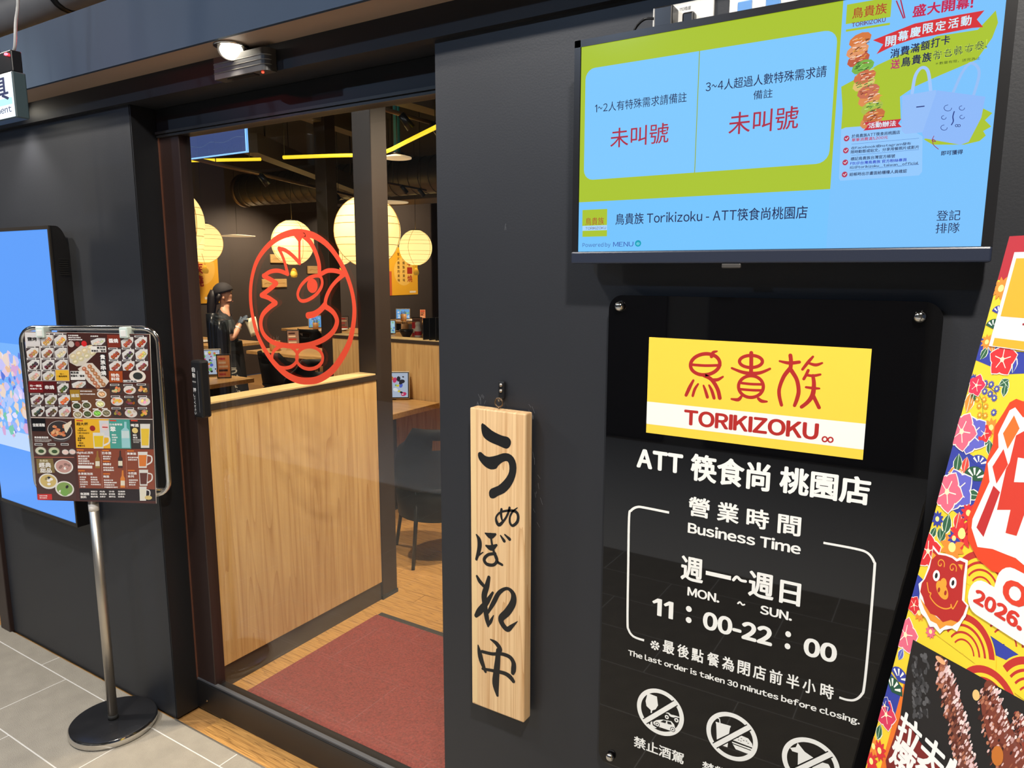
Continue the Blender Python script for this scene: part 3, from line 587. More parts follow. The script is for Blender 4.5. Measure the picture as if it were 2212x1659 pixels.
for x, y, c in ((400, 440, (214, 120, 60)), (370, 560, (226, 150, 100)), (380, 660, (190, 90, 60)), (430, 740, (120, 180, 70)), (450, 850, (206, 110, 70)), (440, 930, (226, 190, 110)), (490, 1010, (200, 110, 80)), (500, 1100, (222, 140, 80)), (530, 1190, (170, 190, 70)), (550, 1280, (200, 110, 60)), (520, 1345, (214, 140, 80))):
    T.ell(x, y, 128, 74, c, 4, .3, 10)
    for k in range(16):
        xx, yy = x+rs.uniform(-100, 90), y+rs.uniform(-46, 46); cc = rs.choice([(240, 200, 170), (150, 60, 40), (230, 160, 60), (250, 230, 220), (100, 50, 30)]) if c[1] < 175 else rs.choice([(90, 150, 60), (190, 230, 130), (60, 100, 40)])
        T.stroke([(xx, yy), (xx+rs.uniform(15, 60), yy-rs.uniform(5, 26))], rs.uniform(5, 12), cc, 5, smooth=False, cap=False)
T.stroke([(975, 1030), (1010, 840), (1080, 750), (1150, 790), (1180, 1000)], 34, (160, 198, 250), 5); T.poly([(865, 1060), (1240, 995), (1240, 1450), (900, 1482), (858, 1450)], (148, 190, 248), 6)
T.stroke([(1430, 1020), (1530, 800), (1620, 700), (1700, 745), (1712, 850), (1655, 1050)], 30, (150, 190, 244), 6); T.poly([(1250, 1000), (1785, 1070), (1740, 1300), (1600, 1570), (1510, 1602), (1110, 1530), (1085, 1480)], (140, 184, 248), 7)
T.stroke([(1020, 1185), (1112, 1175)], 12, (30, 50, 120), 8, smooth=False, cap=False)
for x, y, r in ((1370, 1195, 42), (1525, 1195, 30), (1325, 1300, 26), (1528, 1295, 26), (1328, 1412, 36)): T.stroke([(x+r*math.cos(a), y+r*.8*math.sin(a)) for a in (2*math.pi*i/8 for i in range(7))], 6, (40, 66, 140), 8)
T.stroke([(1440, 1235), (1425, 1290), (1430, 1340), (1410, 1380)], 12, (40, 66, 140), 8)
for dx in (1466, 1494): T.stroke([(dx+14*math.cos(a), 1390+13*math.sin(a)) for a in (2*math.pi*i/10 for i in range(10))], 6, (30, 50, 120), 8, True)
T.zoom(1780, 250, 5.12)
T.poly([(190, 150), (240, 130), (850, 85), (1090, 230), (1085, 620), (1050, 660), (180, 720), (165, 690)], (146, 200, 252), 4)
T.poly([(435, 165), (480, 120), (445, 75), (855, 35), (820, 85), (860, 125)], (200, 40, 60), 5); T.text('活動辦法', (490, 142), (795, 108), (490, 80), (220, 240, 255), 6, .02)
for x, y in ((250, 252), (242, 385), (235, 517), (228, 650)): T.ell(x, y, 31, 32, (180, 50, 86), 5); T.stroke([(x-14, y), (x-3, y+12), (x+16, y-12)], 8, (225, 240, 255), 6, smooth=False)
for s_, bl, br, tl, c in (('於鳥貴族ATT筷食尚桃園店', (305, 248), (840, 200), (305, 208), NV), ('單筆消費滿1,200元', (305, 290), (705, 255), (305, 252), (190, 50, 90)), ('在Facebook或Instagram發布', (300, 380), (960, 322), (300, 343), NV), ('限時動態或貼文，分享用餐照片或影片', (295, 422), (1050, 362), (295, 384), NV),
                          ('標記鳥貴族台灣官方帳號', (293, 499), (785, 461), (293, 460), NV), ('FB:@台灣鳥貴族 官方粉絲專頁', (290, 547), (915, 503), (290, 511), (20, 40, 190)), ('IG:@torikizoku_taiwan_official', (287, 592), (1045, 540), (287, 557), NV), ('結帳時出示畫面給櫃檯人員確認', (280, 670), (915, 626), (280, 630), NV)):
    T.text(s_, bl, br, tl, c, 5, .016)
for x, y in ((305, 315), (300, 440), (290, 605)): T.stroke([(x, y), (1050, y-66)], 3, (60, 110, 190), 5, smooth=False, cap=False)
T.text('即可獲得', (1292, 442), (1535, 402), (1292, 390), NV, 5, .02); T.stroke([(1215, 225), (1196, 275), (1235, 285), (1205, 262), (1210, 320), (1265, 370)], 7, (150, 40, 90), 8)
T.text('登記', (1240, 1163), (1505, 1150), (1240, 1050), NV, 5, .0, 4); T.text('排隊', (1230, 1302), (1495, 1290), (1230, 1188), NV, 5, .0, 4)
T.build('screen_image', P_SCREEN, t)
# wall plates above the television
def plate(name, label, x0, x1, z0, z1): 
    q = thing(name, label, 'outlet', ((x0+x1)/2, F, z0)); MB().bbox((x0, F-.008, z0), (x1, F, z1), .002).build('face_plate', M_white, q, True); return q
q = plate('power_outlet', 'white wall power outlet with two black plugs above the television', -.551, -.432, 2.075, 2.153)
MB().bbox((-.535, F-.045, 2.104), (-.498, F-.009, 2.141), .003).build('adapter', M_plastic, q, True)
MB().bbox((-.485, F-.03, 2.098), (-.462, F-.009, 2.128), .004).build('plug', M_plastic, q, True)
MB().tube(catmull([(-.535, F-.03, 2.125), (-.56, F-.03, 2.128), (-.585, F-.02, 2.11), (-.59, F-.012, 2.06), (-.58, F-.006, 1.95)], False, 5), .0025, 8).build('cord', M_plastic, q, True)
pr = Print((0, F-.0082, 0), XA, ZA, NY); pr.textuv('110插座', -.497, 2.138, -.475, 2.1445, (60, 60, 64), 1); pr.build('lettering', P_PRINT, q)
q = plate('data_outlet', 'white wall data outlet with yellow number tags above the television', -.403, -.272, 2.085, 2.175)
for k, x in enumerate((-.375, -.325)):
    MB().bbox((x-.012, F-.012, 2.108), (x+.014, F-.008, 2.134), .002).build('socket', mat('socket_blue', (90, 140, 200), .4), q, True)
pr = Print((0, F-.0082, 0), XA, ZA, NY)
for x, n_ in ((-.373, 'C25'), (-.323, 'C26')):
    pr = Print((0, F-.0082, 0), XA, ZA, NY); pr.rectuv(x-.012, 2.142, x+.012, 2.156, (236, 214, 60), 0); pr.textuv(n_, x-.009, 2.144, x+.008, 2.154, (30, 30, 30), 1, .02); pr.build('number_tag', P_PRINT, q)
# ---------------------------------------------------------------- tall digital screen on the left wall
t = thing('digital_signage', 'tall wall mounted digital screen with blue picture and curved black side', 'screen', (-3.09, F, .68))
pf = [(1.352, .676), (1.352, 1.806), (1.372, 1.806)] + [(1.372+.0415*math.sin(a), 1.688+.118*math.cos(a)) for a in (k*math.pi/16 for k in range(1, 9))] + [(F-.0005, .676)]
hs = MB().prism([(-3.4, y, z) for y, z in pf], (.612, 0, 0)).build('housing', M_plastic, t, True)
gm = MB().box((0, 0, 0), (.002, .03, .004)).mesh('vent_slot')
for k in range(8): piece('vent_slot', gm, mat('vent_dark', (8, 8, 9), .6), hs, Vector((-2.7875, 1.372, 1.63+.008*k))-Vector(t.location))
MB().box((-3.4, 1.347, .676), (-2.786, 1.353, .69)).box((-3.4, 1.347, 1.793), (-2.786, 1.353, 1.806)).box((-2.796, 1.347, .69), (-2.786, 1.353, 1.793)).build('bezel', mat('dark_bezel', (52, 48, 44), .35, .4), t, True)
T = Print((0, 1.3505, 0), XA, ZA, NY, .00008)
T.rectuv(-3.395, .69, -2.796, 1.793, (92, 158, 250), 0)
T.rectuv(-3.395, .978, -2.796, 1.36, (120, 180, 252), 1); T.rectuv(-3.395, .93, -2.796, 1.0, (190, 216, 255), 2)
rs = random.Random(11)
for k in range(260):
    u = rs.uniform(-3.39, -2.84); v = rs.uniform(.99, 1.33-.1*abs(u+3.0)); r_ = rs.uniform(.008, .032)
    T.polyuv([(u+r_*rs.uniform(.5, 1.3)*math.cos(a), v+r_*rs.uniform(.5, 1.2)*math.sin(a)) for a in (2*math.pi*i/6 for i in range(6))], rs.choice([(200, 196, 246), (176, 200, 250), (226, 200, 226), (236, 214, 200), (120, 200, 170), (214, 168, 214), (150, 180, 250), (236, 190, 150), (90, 120, 220), (230, 226, 250)]), 3)
T.textuv('發傳的手', -3.09, .957, -2.99, .982, (176, 110, 190), 4, .01)
T.build('screen_image', P_SCREEN, t)

# ---------------------------------------------------------------- menu stand
a30 = math.radians(30); MU = Vector((math.cos(a30), math.sin(a30), 0)); MN = Vector((math.sin(a30), -math.cos(a30), 0)); MO = Vector((-2.46, 1.25, 0))
t = thing('menu_stand', 'round based steel pole stand holding the photo menu by the door', 'stand', (-2.496, 1.266, 0))
MB().lathe([(0, .0), (.14, .0), (.145, .005), (.145, .024), (.141, .029)], n=64).build('base', M_chrome, t)
MB().lathe([(.1412, .0288), (.137, .0302), (0, .0305)], n=64).build('base_top', M_basetop, t)
MB().cyl((0, 0, .0305), (0, 0, .048), .0172).build('collar', M_rubber, t)
MB().cyl((0, 0, .048), (0, 0, .9), .016, n=28).build('pole', M_steel, t)
sl = MB().cyl((0, 0, .822), (0, 0, .848), .0164, n=28).build('pole_sticker', M_paper, t)
def mp(u, v, off=0): return MO+MU*u+Vector((0, 0, v))+MN*off
pth = []
for cu, cv, a0 in ((.205, 1.408, 0), (-.16, 1.408, 90), (-.16, .935, 180), (.205, .935, 270)):
    for k in range(7): a = math.radians(a0+k*15); pth.append(mp(cu+.05*math.cos(a), cv+.05*math.sin(a), -.022))
MB().tube(pth, .0088, 12, True).build('frame_tube', M_chrome, t, True)
MB().tube([mp(-.2, .9, -.03), mp(.0, .9, -.035), mp(.24, .9, -.03)], .006, 10).build('cross_tube', M_chrome, t, True)
mt = thing('photo_menu', 'large laminated photo menu sheet clipped to the stand frame', 'menu', mp(0, .86))
K = Print(mp(0, 0), MU, ZA, MN)
cor = [K.uv(p) for p in ((52, 716), (323, 722), (337, 1088), (84, 1080))]
MB().prism([mp(u, v, -.004) for u, v in cor], MN*.004).build('sheet', M_paper, mt, True)
K.polyuv(cor, (74, 36, 30), 0)
K.zoom(40, 700, 7.135); BR = (62, 40, 36); PL = (212, 208, 204)
def dish(x0, y0, x1, y1, food, seed, plate_=True, lab=True):
    r_ = random.Random(seed)
    K.poly([(x0, y0), (x1, y0), (x1, y1), (x0, y1)], (70, 56, 56), 2)
    w, h = x1-x0, y1-y0
    if plate_: K.poly([(x0+w*.02, y0+h*.45), (x0+w*.45, y0+h*.1), (x1-w*.04, y0+h*.12), (x1-w*.03, y0+h*.5), (x0+w*.72, y1-h*.03), (x0+w*.1, y1-h*.03)], PL, 3)
    for k in range(3):
        for j in range(2):
            cx = x0+w*(.32+.17*k+.10*j); cy = y1-h*(.24+.17*k-.10*j); c = tuple(max(0, min(255, v+r_.randint(-22, 22))) for v in food)
            K.ell(cx, cy, w*.13, h*.13, c, 4, .5, 8); K.ell(cx-w*.03, cy-h*.03, w*.05, h*.04, tuple(min(255, v+46) for v in c), 5, .5, 6)
    if lab: K.poly([(x0+w*.02, y0-h*.02), (x0+w*.72, y0-h*.02), (x0+w*.72, y0+h*.13), (x0+w*.02, y0+h*.13)], (232, 228, 224), 5); K.stroke([(x0+w*.08, y0+h*.055), (x0+w*.66, y0+h*.055)], h*.075, (40, 34, 34), 6, smooth=False, cap=False)
def lab(s_, bl, br, tl, c, l=6): K.text(s_, bl, br, tl, c, l, .03, 2)
def lines(x, y, n, w, dy, h, c, seed=0, l=4):
    r_ = random.Random(seed)
    for k in range(n):
        xx = x+k*3; ww = w*r_.uniform(.6, 1)
        s_ = ''.join(r_.choice('鮮炸雞肉串燒沙拉梅酒高湯烏龍茶檸檬可樂') for i in range(max(2, int(ww/h*.9)))); lab(s_, (xx, y+k*dy+h), (xx+ww, y+k*dy+h+ww*.01), (xx, y+k*dy), c, l)
K.poly([(95, 125), (742, 140), (790, 880), (150, 875)], (206, 200, 196), 1)
K.poly([(95, 125), (330, 130), (335, 330), (110, 330)], (206, 202, 202), 3); lab('鹽烤', (142, 262), (288, 262), (142, 200), (30, 28, 28))
FO = [(196, 140, 84), (214, 160, 90), (180, 120, 84), (150, 84, 54), (216, 200, 170), (70, 44, 48), (84, 50, 50), (176, 128, 84), (196, 168, 140), (176, 150, 100)]
i = 0
for rr_, (y0, y1, xs) in enumerate(((145, 335, (110, 338, 545)), (345, 520, (118, 345, 552)), (530, 700, (130, 358, 562)), (708, 870, (145, 365, 572)))):
    for c_, x0 in enumerate(xs):
        if (rr_ == 0 and c_ == 0): continue
        if (rr_ == 3 and c_ == 2): K.poly([(570, 708), (775, 708), (785, 872), (580, 872)], (226, 176, 52), 3); lab('均一', (640, 780), (705, 780), (640, 755), (60, 40, 10)); lab('一盤為兩串', (590, 818), (752, 818), (590, 790), (60, 40, 10)); continue
        dish(x0, y0, x0+200, y1, FO[i % 10], i); i += 1
K.poly([(150, 885), (375, 885), (383, 1055), (160, 1052)], (120, 26, 30), 3); lab('均一價區', (178, 968), (360, 968), (178, 932), (240, 230, 226)); lab('每盤均一價', (180, 1008), (365, 1008), (180, 984), (240, 230, 226))
K.poly([(378, 885), (582, 885), (590, 1060), (385, 1055)], (84, 22, 26), 3); lab('串燒', (412, 1005), (555, 1005), (412, 942), (240, 236, 232))
for k, (x0, y0, x1, y1, c) in enumerate(((592, 895, 780, 1060, (70, 84, 54)), (180, 1070, 395, 1240, (110, 66, 54)), (400, 1072, 600, 1242, (120, 130, 70)), (605, 1075, 800, 1245, (216, 110, 60)), (195, 1250, 410, 1425, (60, 56, 50)), (412, 1255, 612, 1428, (90, 56, 54)), (616, 1258, 812, 1430, (200, 150, 130)))): dish(x0, y0, x1, y1, c, 20+k)
K.poly([(748, 148), (1362, 155), (1405, 1000), (795, 1000)], (66, 36, 32), 1); lines(765, 165, 3, 230, 32, 22, (235, 230, 226), 3); K.ell(812, 308, 48, 48, (190, 180, 172), 4); K.ell(1012, 302, 42, 44, (206, 40, 44), 4); K.ell(910, 308, 36, 40, (130, 50, 46), 4)
dish(1108, 205, 1345, 328, (206, 190, 160), 41, True, False); lines(1112, 175, 1, 170, 0, 22, (235, 230, 226), 4)
K.poly([(770, 480), (960, 330), (1110, 330), (1215, 430), (1000, 640), (900, 650), (790, 590)], (206, 196, 182), 3); K.poly([(915, 690), (1040, 600), (1140, 600), (1400, 880), (1330, 970), (1200, 985), (1080, 900)], (210, 200, 188), 3)
for k in range(4):
    for j in range(2): K.ell(845+88*k+35*j, 500-45*k+85*j-10*j, 52, 46, (208-8*j, 190, 150), 4, .4, 8); K.ell(840+88*k+35*j, 492-45*k+85*j, 28, 16, (232, 220, 190), 5, .4, 8)
for k in range(6):
    for j in range(2): K.ell(1015+42*k+85*j, 690+55*k-35*j, 38, 36, (178-12*(k % 2), 108+10*j, 78), 4, 0, 8); K.ell(1010+42*k+85*j, 682+55*k-35*j, 16, 12, (226, 180, 150), 5, 0, 6)
K.poly([(1110, 340), (1350, 340), (1355, 435), (1115, 435)], (226, 222, 216), 5); lab('貴族燒', (1210, 385), (1340, 385), (1210, 348), (30, 26, 26)); lab('蔥鹽串/醬燒', (1125, 430), (1345, 430), (1125, 396), (30, 26, 26))
K.poly([(1255, 455), (1345, 455), (1365, 800), (1275, 800)], (28, 24, 26), 5)
for k, c in enumerate('貴族串燒'): lab(c, (1262+5*k, 545+82*k), (1342+5*k, 545+82*k), (1262+5*k, 470+82*k), (238, 236, 232))
K.poly([(800, 725), (1025, 725), (1030, 860), (808, 860)], (226, 222, 216), 4); lab('貴族燒', (805, 768), (930, 768), (805, 730), (30, 26, 26)); lab('蔥醬串/醬燒', (808, 815), (1020, 815), (808, 780), (30, 26, 26), 6)
dish(815, 868, 1045, 985, (196, 176, 150), 44, True, False)
K.poly([(1365, 160), (1990, 170), (2000, 720), (1390, 720)], (62, 46, 46), 1); K.poly([(1365, 165), (1568, 168), (1575, 360), (1375, 360)], (122, 48, 34), 3); lab('醬燒', (1395, 290), (1540, 290), (1395, 222), (240, 236, 232))
i = 0
for y0, y1, xs in ((180, 360, (1575, 1785)), (368, 545, (1382, 1590, 1795)), (552, 720, (1392, 1595, 1802))):
    for x0 in xs: dish(x0, y0, x0+202, y1, ((176, 84, 50), (166, 64, 40), (150, 74, 50), (74, 54, 58), (206, 180, 110), (140, 70, 50), (170, 84, 48), (120, 66, 54))[i], 60+i); i += 1
K.poly([(1392, 725), (1602, 725), (1608, 900), (1400, 900)], (166, 74, 34), 3); lab('特色', (1430, 815), (1560, 815), (1430, 760), (240, 236, 226)); lab('料理', (1432, 872), (1562, 872), (1432, 822), (240, 236, 226))
K.ell(1835, 805, 128, 92, (220, 210, 196), 3); K.ell(1840, 800, 75, 56, (48, 52, 48), 4); K.poly([(1615, 862), (1838, 862), (1838, 898), (1615, 898)], (230, 226, 222), 5); lab('山葵章魚', (1622, 894), (1830, 894), (1622, 868), (30, 26, 26))
for k, (x, y, c) in enumerate(((1508, 1010, (206, 168, 110)), (1715, 1015, (190, 110, 70)), (1918, 1005, (210, 160, 90)), (1520, 1190, (210, 150, 70)), (1728, 1195, (120, 84, 60)), (1935, 1190, (224, 200, 180)), (1530, 1370, (150, 120, 70)), (1735, 1375, (214, 180, 150)), (1935, 1370, (206, 150, 80)))):
    K.poly([(x-100, y-88), (x+100, y-88), (x+100, y+80), (x-100, y+80)], (76, 56, 50), 2); K.ell(x, y, 95, 66, (60, 52, 50) if k % 2 == 0 else (214, 206, 198), 3)
    r_ = random.Random(k)
    for j in range(9): K.ell(x+r_.uniform(-55, 55), y+r_.uniform(-32, 32), 26, 20, tuple(max(0, min(255, v+r_.randint(-40, 40))) for v in c), 4, r_.random(), 7)
    K.poly([(x-95, y-88), (x+45, y-88), (x+45, y-60), (x-95, y-60)], (230, 226, 222), 5); K.stroke([(x-85, y-74), (x+36, y-74)], 15, (40, 34, 34), 6, smooth=False, cap=False)
K.poly([(795, 1005), (1405, 990), (1430, 1440), (830, 1440)], (104, 66, 44), 1); K.poly([(790, 1015), (940, 1015), (958, 1175), (805, 1180)], (160, 124, 40), 3); lab('速菜', (812, 1128), (942, 1128), (812, 1074), (226, 222, 210)); lines(950, 1024, 2, 240, 44, 20, (238, 232, 226), 9)
for k, (x, y, c) in enumerate(((898, 1262, (54, 62, 44)), (1050, 1252, (74, 76, 50)), (1262, 1232, (206, 204, 140)), (915, 1395, (150, 140, 110)), (1065, 1385, (70, 80, 50)), (1215, 1375, (112, 170, 70)), (1355, 1370, (110, 104, 80)), (1285, 1080, (190, 150, 110)))):
    K.ell(x, y, 74, 58, (222, 216, 206), 3); K.ell(x, y, 56, 42, c, 4)
    for j in range(5): K.ell(x-30+15*j, y-10+(j % 3)*12, 16, 10, tuple(min(255, int(v*1.3)+10) for v in c), 5, j, 6)
    K.stroke([(x-70, y-66), (x+20, y-66)], 18, (228, 224, 220), 6, smooth=False, cap=False)
K.poly([(190, 1432), (2068, 1462), (2068, 1474), (190, 1446)], (206, 190, 180), 6)
K.zoom(60, 890, 7.628)
K.poly([(50, 100), (760, 108), (800, 1440), (160, 1440)], (74, 46, 40), 1); K.poly([(55, 105), (290, 108), (300, 318), (75, 315)], (14, 14, 18), 3); lab('釜飯湯麵', (86, 240), (285, 240), (86, 185), (236, 232, 228))
K.ell(530, 300, 205, 155, (214, 206, 200), 3); K.ell(530, 295, 195, 145, (56, 50, 50), 4); K.poly([(335, 330), (730, 330), (690, 450), (600, 495), (440, 480)], (78, 72, 72), 3)
for k in range(26): r_ = random.Random(k); K.ell(500+r_.uniform(-120, 110), 300+r_.uniform(-80, 90), 30, 22, r_.choice([(214, 130, 84), (196, 104, 66), (224, 170, 120), (206, 150, 110)]), 5, r_.random(), 7)
K.poly([(720, 140), (725, 190), (640, 345), (615, 320), (590, 215)], (226, 212, 186), 6)
lab('貴族雞湯釜飯', (112, 434), (345, 434), (112, 400), (236, 232, 228)); lines(112, 445, 3, 330, 18, 10, (220, 214, 208), 5)
for x, y, c in ((215, 640, (206, 204, 180)), (435, 645, (190, 196, 160)), (620, 660, (224, 214, 204)), (735, 655, (210, 206, 200))): K.ell(x, y, 105 if x < 600 else 66, 78 if x < 600 else 55, (88, 76, 70), 3); K.ell(x, y, 88 if x < 600 else 54, 64 if x < 600 else 42, c, 4); K.ell(x+8, y+5, 48, 30, (60, 84, 50) if x < 600 else (230, 200, 190), 5)
for x in (115, 330, 545): K.stroke([(x, 532), (x+130, 534)], 34, (230, 226, 222), 5, smooth=False, cap=False); K.stroke([(x+8, 532), (x+122, 534)], 18, (44, 38, 38), 6, smooth=False, cap=False)
K.poly([(110, 738), (765, 742), (765, 752), (110, 748)], (190, 110, 90), 5)
K.poly([(140, 770), (415, 765), (450, 1000), (160, 1012)], (128, 108, 62), 4); lab('鳥貴族', (195, 822), (340, 822), (195, 782), (206, 196, 160)); lab('經典', (190, 915), (390, 915), (190, 828), (240, 236, 230)); lab('甜品', (210, 1000), (400, 1000), (210, 922), (240, 236, 230))
for x, y, c in ((595, 900, (196, 150, 140)), (340, 1140, (206, 180, 110)), (610, 1265, (130, 160, 84))):
    K.ell(x, y, 155, 128 if x != 595 else 120, (228, 224, 216), 5); K.ell(x, y-5, 132, 104, c, 6); r_ = random.Random(int(x))
    for j in range(8): K.ell(x+r_.uniform(-80, 80), y+r_.uniform(-60, 50), 32, 22, r_.choice([(30, 26, 26), (240, 236, 230), c, tuple(int(v*.75) for v in c)]), 7, r_.random(), 8)
K.ell(610, 1320, 66, 62, (120, 166, 80), 8); K.poly([(160, 1350), (398, 1350), (405, 1445), (165, 1448)], (206, 44, 42), 5); lines(195, 1368, 2, 190, 34, 22, (245, 235, 230), 8, 6)
K.poly([(775, 110), (1335, 118), (1362, 600), (800, 590)], (232, 178, 44), 3); K.poly([(1335, 118), (1680, 125), (1705, 605), (1362, 600)], (74, 156, 144), 3); K.poly([(1680, 125), (2058, 130), (2070, 610), (1705, 605)], (52, 46, 44), 3)
for x in (800, 1350, 1700): K.stroke([(x, 140), (x+110, 144)], 20, (206, 70, 50), 4, smooth=False, cap=False)
lab('超大杯', (806, 220), (998, 218), (806, 168), (40, 30, 16)); K.ell(1068, 268, 46, 46, (150, 40, 40), 4)
for y, s_ in ((285, '·MEGA'), (318, 'Highball'), (358, '(Jim Beam)'), (408, '·MEGA'), (444, '金麥啤酒'), (480, '啤酒'), (525, '·MEGA'), (570, '檸檬沙瓦')): lab(s_, (825, y), (825+19*len(s_)*(1.6 if ord(s_[0]) > 255 else 1), y), (825, y-30), (40, 30, 16))
K.poly([(1175, 140), (1335, 140), (1350, 420), (1200, 420)], (206, 206, 210), 4); K.ell(1275, 245, 56, 56, (226, 200, 196), 5); K.stroke([(1230, 248), (1320, 252)], 18, (190, 60, 54), 6, smooth=False, cap=False)
def mug(x, y, w, h, liq, l=5, handle=True):
    if handle: K.stroke([(x+w*.46, y+h*.22), (x+w*.9, y+h*.3), (x+w*.9, y+h*.62), (x+w*.46, y+h*.8)], w*.14, (222, 218, 210), l)
    K.poly([(x-w*.5, y), (x+w*.5, y), (x+w*.42, y+h), (x-w*.42, y+h)], (216, 214, 206), l); K.poly([(x-w*.42, y+h*.2), (x+w*.42, y+h*.2), (x+w*.34, y+h*.9), (x-w*.34, y+h*.9)], liq, l+1)
mug(1170, 340, 190, 260, (224, 190, 40)); mug(1935, 195, 165, 395, (226, 190, 60), handle=False); mug(1895, 655, 160, 265, (214, 120, 50)); mug(1910, 950, 150, 265, (96, 52, 44)); mug(1900, 1230, 120, 230, (222, 216, 196))
lab('日本產琴酒', (1352, 222), (1560, 222), (1352, 186), (236, 240, 236)); lab('翠', (1362, 325), (1455, 325), (1362, 240), (240, 244, 240)); lines(1385, 362, 4, 110, 42, 28, (232, 240, 236), 13, 5)
K.poly([(1590, 160), (1628, 160), (1632, 260), (1672, 300), (1690, 590), (1552, 590), (1540, 300), (1590, 255)], (150, 200, 204), 4); K.poly([(1548, 310), (1672, 310), (1680, 430), (1548, 430)], (196, 214, 214), 5)
lab('啤酒', (1702, 245), (1830, 245), (1702, 192), (240, 236, 230)); K.ell(1768, 305, 48, 46, (222, 196, 120), 4); lines(1735, 365, 2, 100, 40, 30, (236, 232, 226), 14, 5); lines(1735, 445, 3, 130, 24, 14, (210, 206, 200), 15, 5)
K.poly([(800, 600), (2075, 615), (2095, 1275), (850, 1255)], (134, 66, 44), 2)
for x, y in ((812, 625), (1228, 632), (1638, 640), (830, 966), (1240, 812), (1245, 1018), (1650, 962)): K.stroke([(x, y), (x+112, y+2)], 18, (222, 120, 40), 4, smooth=False, cap=False)
lab('Highball系列', (812, 695), (1078, 695), (812, 648), (240, 234, 228)); lines(828, 712, 4, 260, 40, 30, (236, 230, 224), 16); K.poly([(826, 880), (1065, 884), (1065, 930), (826, 926)], (232, 226, 220), 4)
lab('水果氣泡酒', (832, 1035), (1075, 1035), (832, 995), (240, 234, 228)); lines(855, 1060, 5, 135, 39, 26, (236, 230, 224), 17); lines(1035, 1062, 4, 170, 39, 26, (236, 230, 224), 18)
lab('日本酒', (1228, 698), (1378, 698), (1228, 652), (240, 234, 228)); lines(1240, 720, 2, 160, 36, 26, (236, 230, 224), 19); lab('燒酎', (1240, 878), (1380, 878), (1240, 838), (240, 234, 228)); lines(1245, 902, 2, 180, 40, 28, (236, 230, 224), 20); lab('梅酒', (1248, 1082), (1345, 1082), (1248, 1042), (240, 234, 228)); lines(1255, 1110, 4, 230, 38, 26, (236, 230, 224), 21)
lab('果實酒', (1638, 705), (1788, 705), (1638, 665), (240, 234, 228)); lines(1650, 735, 2, 175, 38, 26, (236, 230, 224), 22); lab('卡西酒', (1650, 1030), (1798, 1030), (1650, 988), (240, 234, 228)); lab('系列', (1652, 1080), (1752, 1080), (1652, 1040), (240, 234, 228)); lines(1665, 1108, 3, 155, 38, 26, (236, 230, 224), 23)
for x, y, c in ((1150, 640, (150, 110, 50)), (1525, 635, (60, 40, 36)), (1565, 960, (216, 130, 50))): K.poly([(x-12, y), (x+12, y), (x+16, y+90), (x+38, y+130), (x+40, y+285), (x-36, y+285), (x-36, y+130), (x-16, y+90)], c, 5); K.poly([(x-32, y+170), (x+36, y+170), (x+38, y+250), (x-32, y+250)], (222, 214, 190), 6)
for x in (1212, 1620): K.stroke([(x, 640), (x+18, 1245)], 4, (200, 150, 130), 4, smooth=False, cap=False)
K.poly([(850, 1255), (2095, 1278), (2112, 1465), (862, 1450)], (34, 22, 24), 3); lab('無酒精', (872, 1370), (1018, 1370), (872, 1325), (236, 232, 226)); lab('飲料', (874, 1420), (972, 1420), (874, 1380), (236, 232, 226))
for k in range(3):
    for j in range(4): lines(1040+150*j, 1295+42*k, 1, 140, 0, 28, (232, 228, 222), 30+4*k+j, 5)
K.ell(1990, 1410, 60, 34, (214, 190, 120), 8)
K.build('menu_print', print_mat('laminated_print', 0, .25, .3), mt)
for u in (-.122, .158):
    cl = thing('menu_clip', 'clear plastic clip holding the photo menu near its '+('left' if u < 0 else 'right')+' top corner', 'clip', mp(u, 1.43), a30, group='menu clips')
    MB().bbox((-.014, -.012, -.002), (.014, .03, .034), .003).build('jaw', mat('clear_plastic', (206, 222, 216), .15), cl); MB().bbox((-.009, -.0135, .003), (.009, -.0115, .024), .001).build('grip', M_white, cl)

# ---------------------------------------------------------------- lit escape sign hanging from the ceiling
t = thing('escape_sign', 'lit white hanging sign box with dark blue characters and red lamp', 'sign', (-2.36, 1.02, 2.05))
MB().bbox((-2.56, 1.001, 2.052), (-2.18, 1.035, 2.17), .003).build('box', mat('sign_case', (58, 74, 80), .4), t, True)
K = Print((0, 1.0008, 0), XA, ZA, NY)
K.rectuv(-2.557, 2.055, -2.183, 2.167, (236, 250, 255), 0); K.rectuv(-2.555, 2.088, -2.192, 2.105, (170, 240, 224), 1)
K.textuv('器具', -2.41, 2.1, -2.207, 2.16, (24, 34, 80), 3, .02, 4); K.textuv('Equipment', -2.38, 2.064, -2.2, 2.086, (30, 40, 90), 3, .012, 4)
K.build('sign_face', print_mat('sign_glow', 1.35, .4), t)
MB().bbox((-2.3, 1.005, 2.17), (-2.185, 1.032, 2.225), .003).build('driver_box', M_plastic, t, True)
MB().lathe([(0, .006), (.005, .004), (.006, 0), (0, 0)], (-2.205, 1.004, 2.213), 12).build('red_lamp', mat('red_lamp', (255, 50, 50), .3, emit=(255, 40, 50), estr=25), t, True)
MB().tube(catmull([(-2.205, 1.02, 2.222), (-2.19, 1.02, 2.24), (-2.195, 1.03, 2.3), (-2.23, 1.06, 2.4), (-2.2, 1.06, 2.7), (-2.25, 1.05, 3.4)], False, 6), .004, 8).build('cable', mat('grey_cable', (150, 150, 150), .5), t, True)
for x in (-2.5, -2.28): MB().cyl((x, 1.02, 2.17), (x, 1.02, 3.4), .003, n=8).build('suspension_rod', M_blackm, t, True)
lamp('escape_sign_red', 'POINT', (-2.2, 1.08, 2.26), .3, (1, .05, .08), .01)
